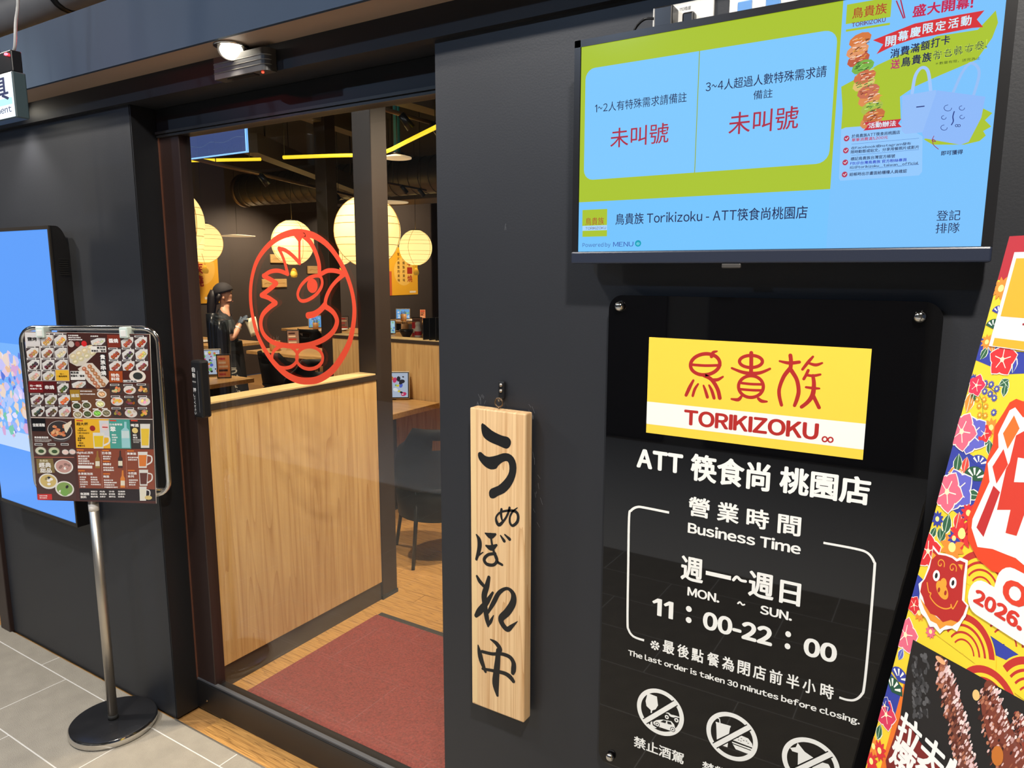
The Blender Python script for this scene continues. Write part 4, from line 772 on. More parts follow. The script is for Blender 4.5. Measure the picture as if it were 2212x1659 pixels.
# services under the open ceiling
for i, (a, b, r_, lb) in enumerate((((-9, 1.95, 2.93), (-2.9, 1.95, 2.93), .085, 'thick grey insulated pipe nearest the fascia'), ((-9, 2.35, 3.1), (-1.2, 2.35, 3.1), .07, 'grey insulated pipe running behind the thicker one'), ((-9, 1.75, 3.2), (2.4, 1.75, 3.2), .03, 'thin conduit pipe under the dark ceiling'))):
    q = thing('ceiling_pipe', lb, 'pipe', a, group='ceiling pipes'); MB().cyl(a, b, r_, n=20).build('pipe_run', mat('pipe_grey', (104, 108, 116), .6, var=.15), q, True)
    for x in (-6.5, -4.6, -3.65, -3.0): MB().cyl((x, a[1], a[2]), (x, a[1], 3.4), .012, n=8).cyl((x-.02, a[1], a[2]), (x+.02, a[1], a[2]), r_+.006, n=20).build('hanger', M_blackm, q, True)

# ---------------------------------------------------------------- promotional banner
th = math.radians(10.03); BU = Vector((.60363, -.79727, 0)); NB = Vector((.79727, .60363, 0)); BV = Vector((0, 0, 1))*math.cos(th)+NB*math.sin(th); BN = BU.cross(BV); BO = Vector((.05017, 1.15, 1.69534))
t = thing('banner_stand', 'colourful promotional banner stand with yellow flower print leaning beside the sign', 'banner', tuple(BO-BV*1.7))
def bp(u, v, o=0): return BO+BU*u+BV*v+BN*o
pnl = MB().prism([bp(0, 0, -.004), bp(.6, 0, -.004), bp(.6, -1.66, -.004), bp(0, -1.66, -.004)], BN*.004).build('panel', M_paper, t, True)
for u in (.04, .56):
    MB().tube([bp(u, -.01, -.012), bp(.3, -.85, -.02)], .005, 8).build('support_rod', M_blackm, t, True)
    f0 = bp(u, -1.65, -.012); MB().tube([bp(.3, -.85, -.02), f0, Vector((f0.x, f0.y, .006))], .005, 8).build('support_rod', M_blackm, t, True)
b0 = bp(.3, -.85, -.02); MB().tube([b0, Vector((b0.x+NB.x*.28, b0.y+NB.y*.28, .006))], .006, 8).build('rear_leg', M_blackm, t, True)
K = Print(BO, BU, BV, BN, .00015); K.clip = (0, .6, -1.66, 0); Y_ = (240, 206, 50); BLU = (48, 62, 158)
K.rectuv(0, -1.66, .6, 0, Y_, 0); K.zoom(2012, 490, 4.88); vr = K.uv((760, 561))[1]; K.rectuv(0, vr, .6, 0, (178, 40, 52), 1)
for v0, v1 in ((-.135, -.165), (-.28, -.36), (-.47, -.51), (-.62, -.68), (-.78, -.83), (-.97, -1.03), (-1.2, -1.27), (-1.45, -1.5)):
    K.polyuv([(0, v0)]+[(u*.06, v0-.012*math.sin(u*1.3)) for u in range(1, 5)]+[(.27, (v0+v1)/2)]+[(u*.06, v1-.012*math.sin(u*1.1+1)) for u in range(4, 0, -1)]+[(0, v1)], BLU, 1)
def petal(u, v, r, a, w, c, l):
    K.polyuv([(u+r*t_*math.cos(a)-w*r*math.sin(math.pi*t_)*s_*math.sin(a), v+r*t_*math.sin(a)+w*r*math.sin(math.pi*t_)*s_*math.cos(a)) for s_, rng in ((1, (0, .25, .5, .75, 1)), (-1, (.85, .65, .4, .2))) for t_ in rng], c, l)
def leaf(u, v, r, a, c=(44, 96, 66)): petal(u, v, r, a, .32, (236, 240, 226), 2); petal(u, v, r*.94, a, .28, c, 3); K.strokeuv([(u, v), (u+r*.85*math.cos(a), v+r*.85*math.sin(a))], r*.04, (190, 214, 190), 4, cap=False)
def hib(u, v, r, c, seed=0, l=4):
    for k in range(5): a = k*1.2566+seed; petal(u, v, r, a, .5, (250, 236, 226), l); petal(u, v, r*.95, a, .46, c, l+1)
    for k in range(5): a = k*1.2566+seed; K.strokeuv([(u, v), (u+r*.55*math.cos(a), v+r*.55*math.sin(a))], r*.05, (255, 240, 220), l+2, cap=False)
    K.elluv(u, v, r*.14, r*.14, (255, 236, 190), l+2, n=10)
def daisy(u, v, r, c, l=4):
    for k in range(10): petal(u, v, r, k*.628, .2, c, l)
    K.elluv(u, v, r*.3, r*.3, (250, 236, 140), l+1, n=12)
def pine(u, v, r, c):
    K.polyuv([(u+r*math.cos(a), v+r*.8*math.sin(a)) for a in (math.radians(10+20*k) for k in range(9))]+[(u, v-.15*r)], c, 3)
    for k in range(4): a = math.radians(35+36*k); K.strokeuv([(u+.25*r*math.cos(a), v+.25*r*math.sin(a)), (u+.85*r*math.cos(a), v+.7*r*math.sin(a))], [r*.08, r*.2], (240, 240, 232), 4, cap=False)
PK = (226, 104, 130); OR = (236, 140, 50); VI = (96, 98, 196); RE = (214, 46, 52)
def at_(f, x, y, *a): u, v = K.uv((x, y)); f(u, v, *a)
at_(daisy, 740, 650, .016, OR); at_(pine, 655, 1060, .014, (30, 80, 60)); at_(pine, 710, 905, .012, (50, 56, 150)); at_(daisy, 590, 1215, .011, OR); at_(leaf, 520, 1400, .02, 1.2); at_(leaf, 640, 1560, .03, 1.0); at_(leaf, 860, 1540, .025, 1.9, (60, 70, 170)); at_(leaf, 650, 1330, .02, 2.0, (232, 140, 60)); at_(hib, 755, 1400, .024, RE, .4)
K.zoom(1962, 800, 4.608)
at_(hib, 685, 150, .016, (214, 50, 84), .2); at_(daisy, 650, 90, .008, BLU)
for x, y in ((770, 130), (830, 140), (885, 185), (765, 210), (820, 235), (860, 275), (855, 420)): at_(daisy, x, y, .0055, (70, 80, 170), 3)
for x, y in ((690, 290), (760, 290), (710, 355), (775, 360), (715, 445), (770, 450)): at_(daisy, x, y, .005, (214, 150, 40), 3)
K.stroke([(700, 230), (740, 320), (745, 480)], 6, (110, 130, 60), 2); K.stroke([(750, 165), (820, 175), (880, 235)], 6, (60, 80, 50), 2); at_(leaf, 630, 330, .03, 1.5); 
for dx, a in ((-70, 2.6), (0, 1.7), (60, .6)): at_(leaf, 975+dx*.6, 130-abs(dx)*.6, .018, a+3.14)
at_(leaf, 585, 420, .03, 1.6, OR); at_(hib, 640, 640, .028, VI, .9); at_(hib, 540, 610, .028, PK, .1, 6); at_(leaf, 690, 715, .022, .3); at_(leaf, 510, 830, .028, -1.4); at_(leaf, 590, 860, .024, -1.5, (222, 70, 60)); at_(daisy, 830, 570, .013, OR); at_(hib, 765, 630, .013, RE, .3); at_(leaf, 820, 700, .02, -1.3)
at_(pine, 705, 940, .016, BLU); at_(pine, 665, 1080, .02, (36, 84, 60)); at_(leaf, 530, 1000, .018, -1.2, OR); at_(leaf, 480, 1010, .018, -2.2, OR); at_(leaf, 400, 1020, .028, .4, OR)
at_(hib, 495, 1190, .03, VI, .9); at_(hib, 395, 1210, .03, PK, .1, 6); at_(leaf, 580, 1230, .024, .2); at_(leaf, 410, 1430, .03, -1.5); at_(leaf, 515, 1410, .026, -1.5, (222, 70, 60)); at_(daisy, 605, 1420, .014, RE); at_(daisy, 295, 1480, .012, BLU); at_(leaf, 280, 1560, .02, -1.8); at_(leaf, 320, 1560, .02, -1.2); at_(daisy, 540, 1610, .018, RE)
K.zoom(1932, 1130, 5.925)
at_(daisy, 870, 140, .022, RE); at_(daisy, 770, 195, .012, BLU); at_(daisy, 745, 310, .022, OR); at_(leaf, 590, 240, .02, 1.4); at_(hib, 440, 360, .026, RE, .6); at_(daisy, 325, 1150, .012, OR); at_(hib, 260, 1050, .014, RE, .2); at_(hib, 150, 1430, .026, PK, .4); at_(leaf, 200, 1530, .02, -.6, (226, 100, 40)); at_(daisy, 470, 1390, .01, PK)
K.zoom(1862, 1390, 6.17)
at_(leaf, 490, 220, .02, 1.4, (90, 100, 190)); at_(pine, 495, 480, .02, BLU); at_(pine, 410, 620, .022, (30, 80, 60)); at_(hib, 330, 950, .022, (214, 56, 90), .3); at_(hib, 310, 830, .014, BLU, .3); at_(leaf, 255, 1080, .024, -1.5); at_(daisy, 160, 1370, .014, OR); at_(daisy, 240, 1430, .015, RE); at_(daisy, 130, 1570, .015, RE)
rs = random.Random(5)
for k in range(70):
    u, v = rs.uniform(.01, .59), rs.uniform(-1.64, -.2)
    if (v > -1.15 and u < .33) or (.1 < u and v < -.75 and v > -1.45): continue
    rs.choice([lambda: hib(u, v, .026, rs.choice([PK, RE, VI]), rs.random()), lambda: daisy(u, v, .016, rs.choice([OR, RE])), lambda: leaf(u, v, .026, rs.random()*6), lambda: pine(u, v, .02, (36, 84, 60))])()
K.zoom(2012, 490, 4.88)
c0 = K.uv((755, 780)); c1 = K.uv((610, 1290)); c2 = K.uv((886, 270)); ub = (c2[0]+c1[0])/2
K.rectuv(ub, c1[1]+.004, .6-ub, c2[1], (232, 230, 226), 10); K.rectuv(ub+.006, K.uv((745, 945))[1], .594-ub, c2[1]-.008, (226, 170, 44), 11); K.rectuv(ub+.006, K.uv((655, 1255))[1], .594-ub, K.uv((680, 1172))[1], (226, 170, 44), 11)
w1 = K.uv((935, 1170)); w2 = K.uv((945, 1012)); K.textuv('TORIKIZOKU', w1[0], w1[1], .6-w1[0], w2[1], (150, 34, 52), 12, .02)
K.textuv('鳥貴族', .13, K.uv((745, 945))[1]+.02, .47, c2[1]-.03, (172, 38, 34), 12, .03)
# large red characters with white and orange outlines
K.zoom(1962, 800, 4.608)
OUT = [(1085, 285), (1152, 310), (1500, 300), (1900, 700), (1900, 2300), (1500, 2240), (1150, 2080), (960, 2030), (840, 2000), (700, 1880), (600, 1690), (600, 1480), (690, 1260), (760, 1050), (790, 900), (850, 740), (870, 560), (960, 420), (1020, 320)]
K.poly(OUT, (222, 66, 30), 8)
K.poly([(1075, 370), (1152, 470), (1300, 430), (1700, 600), (1700, 2080), (1280, 2040), (1080, 1870), (1000, 1840), (850, 1780), (700, 1760), (640, 1570), (650, 1480), (820, 1110), (800, 930), (910, 770), (905, 640), (930, 580), (1020, 400)], (238, 234, 230), 9)
for p, c in (([(1065, 450), (1120, 580), (1000, 785), (955, 630)], (226, 110, 40)), ([(960, 785), (1005, 940), (890, 1130), (850, 960)], (212, 58, 40)), ([(860, 1150), (925, 1215), (760, 1660), (690, 1565)], (186, 42, 44)), ([(1085, 650), (1250, 560), (1560, 700), (1520, 1500), (1330, 1760), (1200, 1700), (1180, 1400), (1090, 1650), (980, 1620), (1030, 1390), (895, 1390), (985, 980), (1020, 920)], (206, 56, 40))):
    K.poly(p, c, 10)
K.poly([(1105, 870), (1300, 900), (1290, 1120), (1065, 1115)], (238, 234, 230), 11)
K.zoom(1932, 1130, 5.925)
# lion head print
K.poly([(510, 285), (585, 380), (680, 395), (760, 420), (820, 460), (860, 440), (960, 480), (940, 700), (915, 1000), (970, 1060), (930, 1200), (880, 1270), (820, 1390), (760, 1350), (650, 1370), (600, 1420), (520, 1330), (470, 1330), (420, 1220), (360, 1160), (325, 1060), (340, 900), (325, 780), (390, 720), (450, 560), (490, 440)], (240, 238, 234), 12)
K.poly([(345, 960), (400, 1100), (480, 1250), (560, 1290), (600, 1360), (680, 1310), (760, 1320), (860, 1250), (890, 1180), (760, 1240), (600, 1240), (460, 1120)], (230, 150, 50), 13)
K.poly([(515, 330), (580, 405), (680, 420), (760, 450), (815, 495), (860, 480), (930, 510), (905, 700), (885, 990), (945, 1060), (900, 1180), (830, 1270), (740, 1240), (640, 1270), (560, 1190), (480, 1160), (410, 1050), (385, 950), (350, 880), (370, 770), (410, 720), (470, 580), (500, 440)], (178, 38, 36), 14)
for x, y in ((612, 525), (765, 580)): K.stroke([(x+(8+k*4.2)*math.cos(k*.62), y+(10+k*5.6)*math.sin(k*.62)) for k in range(12)], 15, (238, 160, 50), 15)
for x, y in ((558, 675), (772, 768)): K.ell(x, y, 48, 78, (240, 240, 238), 15); K.ell(x, y, 19, 40, (28, 26, 28), 16)
K.ell(648, 775, 46, 75, (238, 160, 50), 15); K.ell(632, 860, 108, 92, (238, 160, 50), 15, -.5); K.ell(592, 858, 17, 36, (160, 40, 36), 16); K.ell(676, 896, 17, 36, (160, 40, 36), 16)
K.poly([(505, 370), (555, 415), (500, 470)], (238, 160, 50), 15); K.poly([(835, 530), (898, 535), (885, 610)], (238, 160, 50), 15)
K.stroke([(440, 765), (460, 880), (490, 900), (480, 950), (560, 1050), (660, 1098), (740, 1085), (745, 1040), (770, 1100), (830, 1000)], 18, (238, 160, 50), 15)
# date and place lines
def bt(s_, bl, tl, width, c, l, bold, out=None):
    a = K.uv(bl); b = K.uv(tl)
    if out: K.textuv(s_, a[0]-.006, a[1]-.006, a[0]+width+.006, b[1]+.006, out, l, bold+.09)
    K.textuv(s_, a[0], a[1], a[0]+width, b[1], c, l+1, bold)
a0 = K.uv((1020, 1010)); K.rrectuv(a0[0]-.01, a0[1]-.012, .55, K.uv((1060, 820))[1]+.012, .02, (236, 234, 230), 12)
a1 = K.uv((1370, 960)); K.rrectuv(a1[0]-.012, a1[1]-.012, .55, K.uv((1450, 670))[1]+.012, .02, (236, 234, 230), 12)
bt('2026.', (1020, 1010), (1065, 825), K.uv((1620, 1480))[0]-a0[0], (204, 50, 36), 13, .06); bt('OKINAWA', (1370, 960), (1450, 670), .22, (214, 60, 36), 13, .06)
# wave arcs
K.zoom(1862, 1390, 6.17)
def waves(cu, cv, r, l):
    K.ringuv(cu, cv, .001, r*1.04, Y_, l, 24, 1., 0, 180)
    for k, w in ((1., .17), (.74, .09), (.56, .1), (.38, .12)): K.ringuv(cu, cv, r*k*(1-w), r*k, (186, 46, 40), l+.3, 20, 1., 22, 158)
w0 = K.uv((1330, 380)); wi = 0
for row in range(4):
    for c in range(6):
        cu = w0[0]-.11+.105*c+(.052 if row % 2 else 0); cv = w0[1]+.105-.042*row
        if cu < .075 or cu > .53: continue
        waves(cu, cv, .05, 2+row*.9)
# meat photograph
K.poly([(690, -50), (2250, 810), (3600, 1700), (3600, 4200), (900, 4200), (520, 970), (610, 330)], (26, 24, 24), 6)
rs = random.Random(9)
for k in range(90): x, y = rs.uniform(690, 900), rs.uniform(150, 1000); K.ell(x, y, rs.uniform(15, 40), rs.uniform(20, 60), rs.choice([(54, 54, 56), (70, 70, 72), (40, 40, 42), (88, 88, 90)]), 7, rs.random(), 6)
def rib(pts, ws, base):
    K.stroke(pts, ws, base, 7, k=8); r_ = random.Random(len(pts)*7+base[0]); cp = catmull([(p[0], p[1], w) for p, w in zip(pts, ws)], False, 14)
    for x, y, w in cp:
        for j in range(5):
            o = r_.uniform(-.44, .44)*w; c = r_.choice([(96, 40, 28), (150, 84, 60), (214, 176, 170), (60, 24, 20), (176, 112, 84)]) if o < .1*w else r_.choice([(222, 190, 190), (190, 150, 146), (120, 66, 54), (236, 214, 210)])
            K.ell(x+o, y+r_.uniform(-30, 30), r_.uniform(8, 22), r_.uniform(26, 60), c, 8, -.3, 6)
rib([(1060, 230), (1130, 500), (1240, 900), (1330, 1300), (1420, 1700), (1500, 2200)], [150, 300, 330, 340, 320, 300], (110, 58, 44)); rib([(1720, 600), (1740, 850), (1850, 1200), (2000, 1600), (2100, 2100)], [240, 420, 520, 620, 700], (120, 56, 40)); rib([(2080, 960), (2250, 1300), (2450, 1800)], [120, 360, 460], (140, 60, 44))
K.ell(1060, 225, 80, 40, (236, 170, 120), 9); K.ell(1535, 690, 55, 80, (232, 190, 120), 9); K.ell(1820, 1500, 90, 150, (190, 110, 40), 9)
K.poly([(530, 950), (620, 1050), (780, 1300), (1050, 1659), (1400, 2100), (1300, 2300), (700, 2200), (380, 1900), (330, 1560), (440, 1250)], (120, 32, 28), 10)
for s_, x, y, w, h in (('拉夫特', 440, 1250, .14, .045), ('燉豬肉', 350, 1560, .14, .045)): a = K.uv((x, y)); K.textuv(s_, a[0]+.002, a[1], a[0]+w, a[1]+h, (240, 238, 234), 11, .03)
u0 = K.uv((560, 700))[0]; K.rectuv(.028, -1.66, .05, K.uv((620, 200))[1], (232, 116, 36), 2)
K.build('banner_print', print_mat('banner_fabric', 0, .6), t)
# ---------------------------------------------------------------- restaurant: partitions and posts
def partition(name, label, p0, p1, axis, th=.11):
    q = thing(name, label, 'partition', ((p0[0]+p1[0])/2, (p0[1]+p1[1])/2, 0))
    MB().box((p0[0], p0[1], .095), (p1[0], p1[1], 1.128)).build('wood_panel', M_panel, q, True)
    MB().box((p0[0]+.004, p0[1]+.004, 0), (p1[0]-.004, p1[1]-.004, .095)).build('plinth', mat('plinth_brown', (64, 54, 44), .4), q, True)
    MB().box((p0[0]-.004, p0[1]-.004, 1.128), (p1[0]+.004, p1[1]+.004, 1.152)).build('cap_edge', mat('cap_brown', (58, 46, 36), .5), q, True)
    MB().box((p0[0]+.002, p0[1]+.002, 1.152), (p1[0]-.002, p1[1]-.002, 1.158)).build('cap_strip', M_gold, q, True)
partition('wood_partition', 'light wood half partition behind the glass door beside the mat', (-2.464, 1.57), (-2.354, 2.555), 'y')
partition('wood_partition', 'light wood half partition facing the door with black folders on top', (-4.13, 4.0), (-1.2, 4.11), 'x')
for p, lb in (((-2.466, 2.557, -2.35, 2.666), 'dark brown square post at the end of the near wood partition'), ((-4.25, 4.0, -4.135, 4.11), 'dark brown square post at the end of the far wood partition')):
    q = thing('square_post', lb, 'post', ((p[0]+p[2])/2, (p[1]+p[3])/2, 0), group='dark square posts')
    MB().bbox((p[0], p[1], .02), (p[2], p[3], 3.4), .003).build('shaft', M_post, q, True); MB().box((p[0]-.003, p[1]-.003, 0), (p[2]+.003, p[3]+.003, .02)).build('foot', M_rubber, q, True)
q = thing('concrete_column', 'grey square column beside the far table', 'column', (-8.6, 11.6, 0)); MB().bbox((-8.75, 11.45, 0), (-8.35, 11.85, 3.4), .01).build('shaft', M_plaster, q, True); MB().box((-8.77, 11.43, 0), (-8.33, 11.87, .1)).build('plinth', M_black, q, True)
# black folders standing on the far partition
for k in range(5):
    x = -3.22+.052*k; q = thing('black_folder', ['leftmost', 'second', 'middle', 'fourth', 'rightmost'][k]+' of five black menu folders standing on the far partition', 'folder', (x, 4.055, 1.158), .1*k-.2, group='black folders')
    MB().bbox((-.004, -.05, 0), (.004, .05, .155+.004*(k % 3)), .001).build('cover', M_plastic, q); MB().box((-.002, -.047, .004), (.002, .049, .15)).build('pages', M_rubber, q)
# ---------------------------------------------------------------- tables
def table(label, x0, x1, y0, y1, seed=0, legs=True):
    q = thing('dining_table', label, 'table', ((x0+x1)/2, (y0+y1)/2, 0), group='restaurant tables')
    MB().bbox((x0, y0, .683), (x1, y1, .72), .003).build('table_top', M_table, q, True)
    for x in (x0+.18, x1-.18): MB().bbox((x-.04, (y0+y1)/2-.04, .02), (x+.04, (y0+y1)/2+.04, .683), .004).build('leg', M_blackm, q, True); MB().bbox((x-.05, y0+.12, 0), (x+.05, y1-.12, .02), .004).build('foot', M_blackm, q, True)
    return q
table('wood table with tablet attached to the far partition beside a black chair', -4.0, -3.076, 3.3, 3.985)
table('wood table at the left wall under the yellow poster behind the staff member', -9.3, -7.74, 5.5, 6.25)
table('wood table with a wooden cup standing right of the staff member', -7.02, -5.4, 5.43, 6.1)
table('wood table below the small wooden wall plaques', -9.25, -7.35, 7.85, 8.55)
table('near wood table with menu tablet and orange card', -6.3, -5.15, 3.62, 4.05)
table('wood table with sauce bottle behind the far partition', -7.2, -6.1, 7.62, 8.35)
table('farthest wood table near the grey column', -9.2, -8.1, 10.1, 10.85)
def face_cam(x, y): return math.atan2(-x, y)          # rotation that turns a thing's -Y side to the entrance
def tablet(label, x, y, z, w, h, seed, cols, rz=None, lean=12):
    q = thing('tablet', label, 'tablet', (x, y, z), face_cam(x, y) if rz is None else rz, group='ordering tablets'); R = Matrix.Rotation(math.radians(-lean), 4, 'X')
    MB().bbox((-w/2, 0, .01), (w/2, .012, h+.01), .006).xform(R).build('case', mat('tablet_case', (196, 180, 156), .4), q); 
    MB().bbox((-w/2+.006, -.002, .016), (w/2-.006, .001, h+.004), .004).xform(R).build('glass', M_plastic, q)
    MB().bbox((-.05, .02, 0), (.05, .1, .012), .004).tube([(0, .07, .01), (0, .05, h*.5)], .012, 8).build('stand', M_plastic, q)
    P = Print((0, 0, 0), XA, (0, 0, 1), NY, .00015); P.O = Vector((0, -.0022, 0)); rs = random.Random(seed)
    P.rectuv(-w/2+.012, .022, w/2-.012, h-.002, cols[0], 0)
    for k in range(34): u = rs.uniform(-w/2+.025, w/2-.025); v = rs.uniform(.04, h-.02); r_ = rs.uniform(.006, .022); P.elluv(u, v, r_*min(1, w*4), r_*.7, rs.choice(cols[1:]), 1, rs.random()*3, 8)
    P.v = [R @ v for v in P.v]; M = Matrix(); me = bpy.data.meshes.new('screen_image'); me.from_pydata([tuple(v) for v in P.v], [], P.f); at = me.attributes.new('Col', 'FLOAT_COLOR', 'FACE'); at.data.foreach_set('color', [x_ for c in P.c for x_ in c]); me.materials.append(print_mat('tablet_glow', .8, .2)); o = bpy.data.objects.new('screen_image', me); COL.objects.link(o); o.parent = q
FEST = [(196, 206, 226), (216, 60, 110), (236, 214, 60), (120, 190, 90), (90, 110, 210), (245, 245, 245), (40, 40, 50), (232, 130, 60)]; BLT = [(110, 180, 246), (70, 130, 220), (190, 226, 250), (140, 200, 120), (240, 240, 244)]
tablet('tablet with festive menu screen standing on the table at the far partition', -3.44, 3.86, .72, .3, .2, 1, FEST, .62, 10)
tA = atz(455, 814, .72); tablet('tablet with festive menu screen on the near table', tA.x, tA.y, .72, .19, .235, 2, FEST, .85, 6)
tablet('tablet with blue screen on the table below the wall plaques', -8.75, 8.15, .72, .27, .2, 3, BLT, .8, 8)
tablet('tablet with blue green screen on the table behind the far partition', -7.05, 7.95, .72, .2, .2, 4, [(170, 220, 240)]+BLT[1:], .7, 8)
tablet('tablet with blue screen on the farthest table', -8.95, 10.5, .72, .27, .2, 5, BLT, .7, 8)
tablet('tablet with blue screen at the left wall table', -9.05, 5.72, .72, .22, .2, 6, BLT, .9, 8)
def card(label, x, y, z, w, h, bgc, seed, rz=None):
    q = thing('menu_card', label, 'menu card', (x, y, z), face_cam(x, y) if rz is None else rz, group='upright menu cards')
    MB().bbox((-w/2-.008, -.006, 0), (w/2+.008, .008, h+.012), .003).build('holder', M_plastic, q); P = Print((0, -.0062, 0), XA, ZA, NY); P.rectuv(-w/2, .01, w/2, h, bgc, 0); rs = random.Random(seed)
    for k in range(5): v = h*(.9-.17*k); P.rectuv(-w*.4, v-.018, w*rs.uniform(.1, .42), v, rs.choice([(190, 50, 40), (60, 30, 26), (120, 66, 50), (230, 200, 170)]), 1)
    me = bpy.data.meshes.new('card_print'); me.from_pydata([tuple(v) for v in P.v], [], P.f); at = me.attributes.new('Col', 'FLOAT_COLOR', 'FACE'); at.data.foreach_set('color', [x_ for c in P.c for x_ in c]); me.materials.append(P_PRINT); o = bpy.data.objects.new('card_print', me); COL.objects.link(o); o.parent = q
card('orange drinks card in black holder on the near table', *atz(485, 817, .72), .1, .2, (214, 140, 84), 1, .85)
card('brown photo menu card on the left wall table', -8.75, 5.8, .72, .13, .22, (150, 120, 108), 2)
card('brown photo menu card behind the wooden cup table', -6.75, 5.9, .72, .13, .21, (150, 116, 100), 3)
card('brown photo menu card beside the blue tablet below the plaques', -8.25, 8.25, .72, .13, .2, (140, 120, 116), 4)
card('brown photo menu card behind the sauce bottle', -6.72, 8.2, .72, .13, .24, (150, 120, 100), 5)
card('small orange card on the farthest table', -8.55, 10.6, .72, .1, .2, (226, 150, 110), 6)
def cup(label, x, y, z, r=.045, h=.11):
    q = thing('wooden_cup', label, 'cup', (x, y, z), group='wooden chopstick cups')
    MB().lathe([(0, 0), (r*.92, 0), (r, h*.05), (r, h), (r*.9, h), (r*.86, h*.1), (0, h*.08)], n=20).build('cup_body', wood('cup_wood', (200, 150, 92), (150, 98, 52), (9, 9, 2), .5, .3), q)
    for k in range(7): a = k*.9; MB().cyl((r*.4*math.cos(a), r*.4*math.sin(a), .02), (r*.75*math.cos(a), r*.75*math.sin(a), h+.04+.01*(k % 3)), .003, n=6).build('chopstick', M_post, q)
cup('wooden chopstick cup in front of the blue tablet below the plaques', -8.6, 7.98, .72); cup('wooden chopstick cup on the table right of the staff member', -6.72, 5.6, .72, .06, .12); cup('wooden chopstick cup on the farthest table', -8.72, 10.25, .72, .055, .13); cup('wooden chopstick cup behind the black bowl', -6.83, 8.05, .72, .055, .16)
def bowl(name, label, x, y, z, r, h, m):
    q = thing(name, label, 'dish', (x, y, z)); MB().lathe([(0, 0), (r*.5, 0), (r*.55, h*.1), (r*.95, h*.7), (r, h), (r*.93, h), (r*.5, h*.2), (0, h*.15)], n=24).build('shell', m, q); MB().lathe([(r*.5, 0), (r*.5, -.004+.005), (r*.42, .001)], n=24).build('foot_ring', m, q)
bowl('black_bowl', 'small black bowl on the table behind the far partition', -6.55, 7.75, .72, .1, .11, M_plastic); bowl('white_plate', 'white plate on the left wall table', -8.3, 5.75, .72, .13, .022, M_white); bowl('white_dish', 'white dish on the table below the plaques', -8.1, 8.02, .72, .12, .03, M_white); bowl('white_tray', 'white dish on the farthest table', -8.5, 10.25, .72, .13, .03, M_white)
q = thing('sauce_bottle', 'white sauce bottle with red label behind the far partition', 'bottle', (-6.42, 7.85, .72))
MB().lathe([(0, 0), (.045, 0), (.05, .01), (.05, .1), (.035, .15), (.035, .17)], n=20).build('bottle_body', M_white, q); MB().lathe([(.037, .165), (.04, .17), (.04, .2), (.02, .215), (0, .215)], n=20).build('cap', M_white, q); MB().lathe([(.0508, .03), (.0508, .085)], n=20).build('label_band', mat('label_red', (200, 40, 48), .5), q)
q = thing('red_condiment_box', 'small red condiment box beside the sauce bottle', 'box', (-6.55, 7.95, .72)); MB().bbox((-.04, -.03, 0), (.04, .03, .2), .004).build('carton', mat('label_red2', (206, 44, 60), .5), q); MB().bbox((-.03, -.032, .05), (.03, -.03, .11), .001).build('label_patch', M_white, q)
# napkin and phone on the near tables
q = thing('phone', 'black phone lying on the table at the far partition', 'phone', (-3.42, 3.62, .72), .8); MB().bbox((-.07, -.016, 0), (.07, .016, .01), .004).build('body', M_plastic, q); MB().box((-.06, -.012, .0101), (.06, .012, .0105)).build('screen', mat('dark_glass', (10, 10, 12), .05), q)
q = thing('call_bell', 'black round cable reel in front of the festive tablet at the far partition', 'reel', (-3.5, 3.78, .72), .6)
MB().lathe([(.02, -.02), (.05, -.02), (.055, -.012), (.055, .012), (.05, .02), (.02, .02)], (0, 0, .056), 20, 'Y').build('reel_body', M_plastic, q); MB().bbox((-.04, -.03, 0), (.04, .03, .012), .003).build('base', M_plastic, q)
# ---------------------------------------------------------------- moulded chair
M_shell = mat('chair_shell', (12, 10, 10), .6, spec=.2)
def chair(label, loc, rz):
    q = thing('shell_chair', label, 'chair', loc, rz, group='black shell chairs'); n = 14
    mb = MB(); pts = []; rows = 7
    for j in range(rows):
        z = .44+.36*j/(rows-1); t_ = j/(rows-1)
        for i in range(n):
            a = math.pi*(-.05+1.1*i/(n-1)); w = .25*(1-.12*t_**3); d = .22+.06*t_
            h = z if .2 < i/(n-1) < .8 else min(z, .44+.36*t_*(.55+.45*math.sin(math.pi*max(0, min(1, i/(n-1))))))
            pts.append((w*math.cos(a), d*math.sin(a), h))
    fs = [(j*n+i, j*n+i+1, (j+1)*n+i+1, (j+1)*n+i) for j in range(rows-1) for i in range(n-1) if not (j == 4 and 5 <= i <= 7)]
    mb.add(pts, fs, True); o = mb.build('backrest', M_shell, q); md = o.modifiers.new('s', 'SOLIDIFY'); md.thickness = .012; md.offset = 0
    MB().lathe([(.2, .43), (.235, .4), (.225, .26), (.2, .25)], n=28).build('skirt', M_shell, q)
    MB().lathe([(0, .425), (.2, .425), (.235, .435), (.24, .45), (.22, .462), (0, .466)], n=28).build('seat', M_shell, q)
    MB().lathe([(0, .466), (.17, .466), (.185, .476), (.15, .488), (0, .49)], n=24).build('cushion', mat('dark_cushion', (50, 44, 40), .8), q)
    for sx in (-1, 1):
        for sy in (-1, 1): MB().cyl((.15*sx, .14*sy, .43), (.2*sx, .2*sy, 0), .013, .01, 10).build('leg', M_blackm, q)
chair('black moulded chair with handle hole standing before the table at the far partition', (-2.5, 3.2, 0), -2.2)
chair('black chair pushed under the table right of the staff member', (-6.1, 5.2, 0), 3.0); chair('black chair at the table below the wall plaques', (-8.1, 7.5, 0), 3.3); chair('black chair at the near table', (-5.1, 4.6, 0), .2); chair('black chair at the left wall table', (-8.4, 5.1, 0), 3.1)
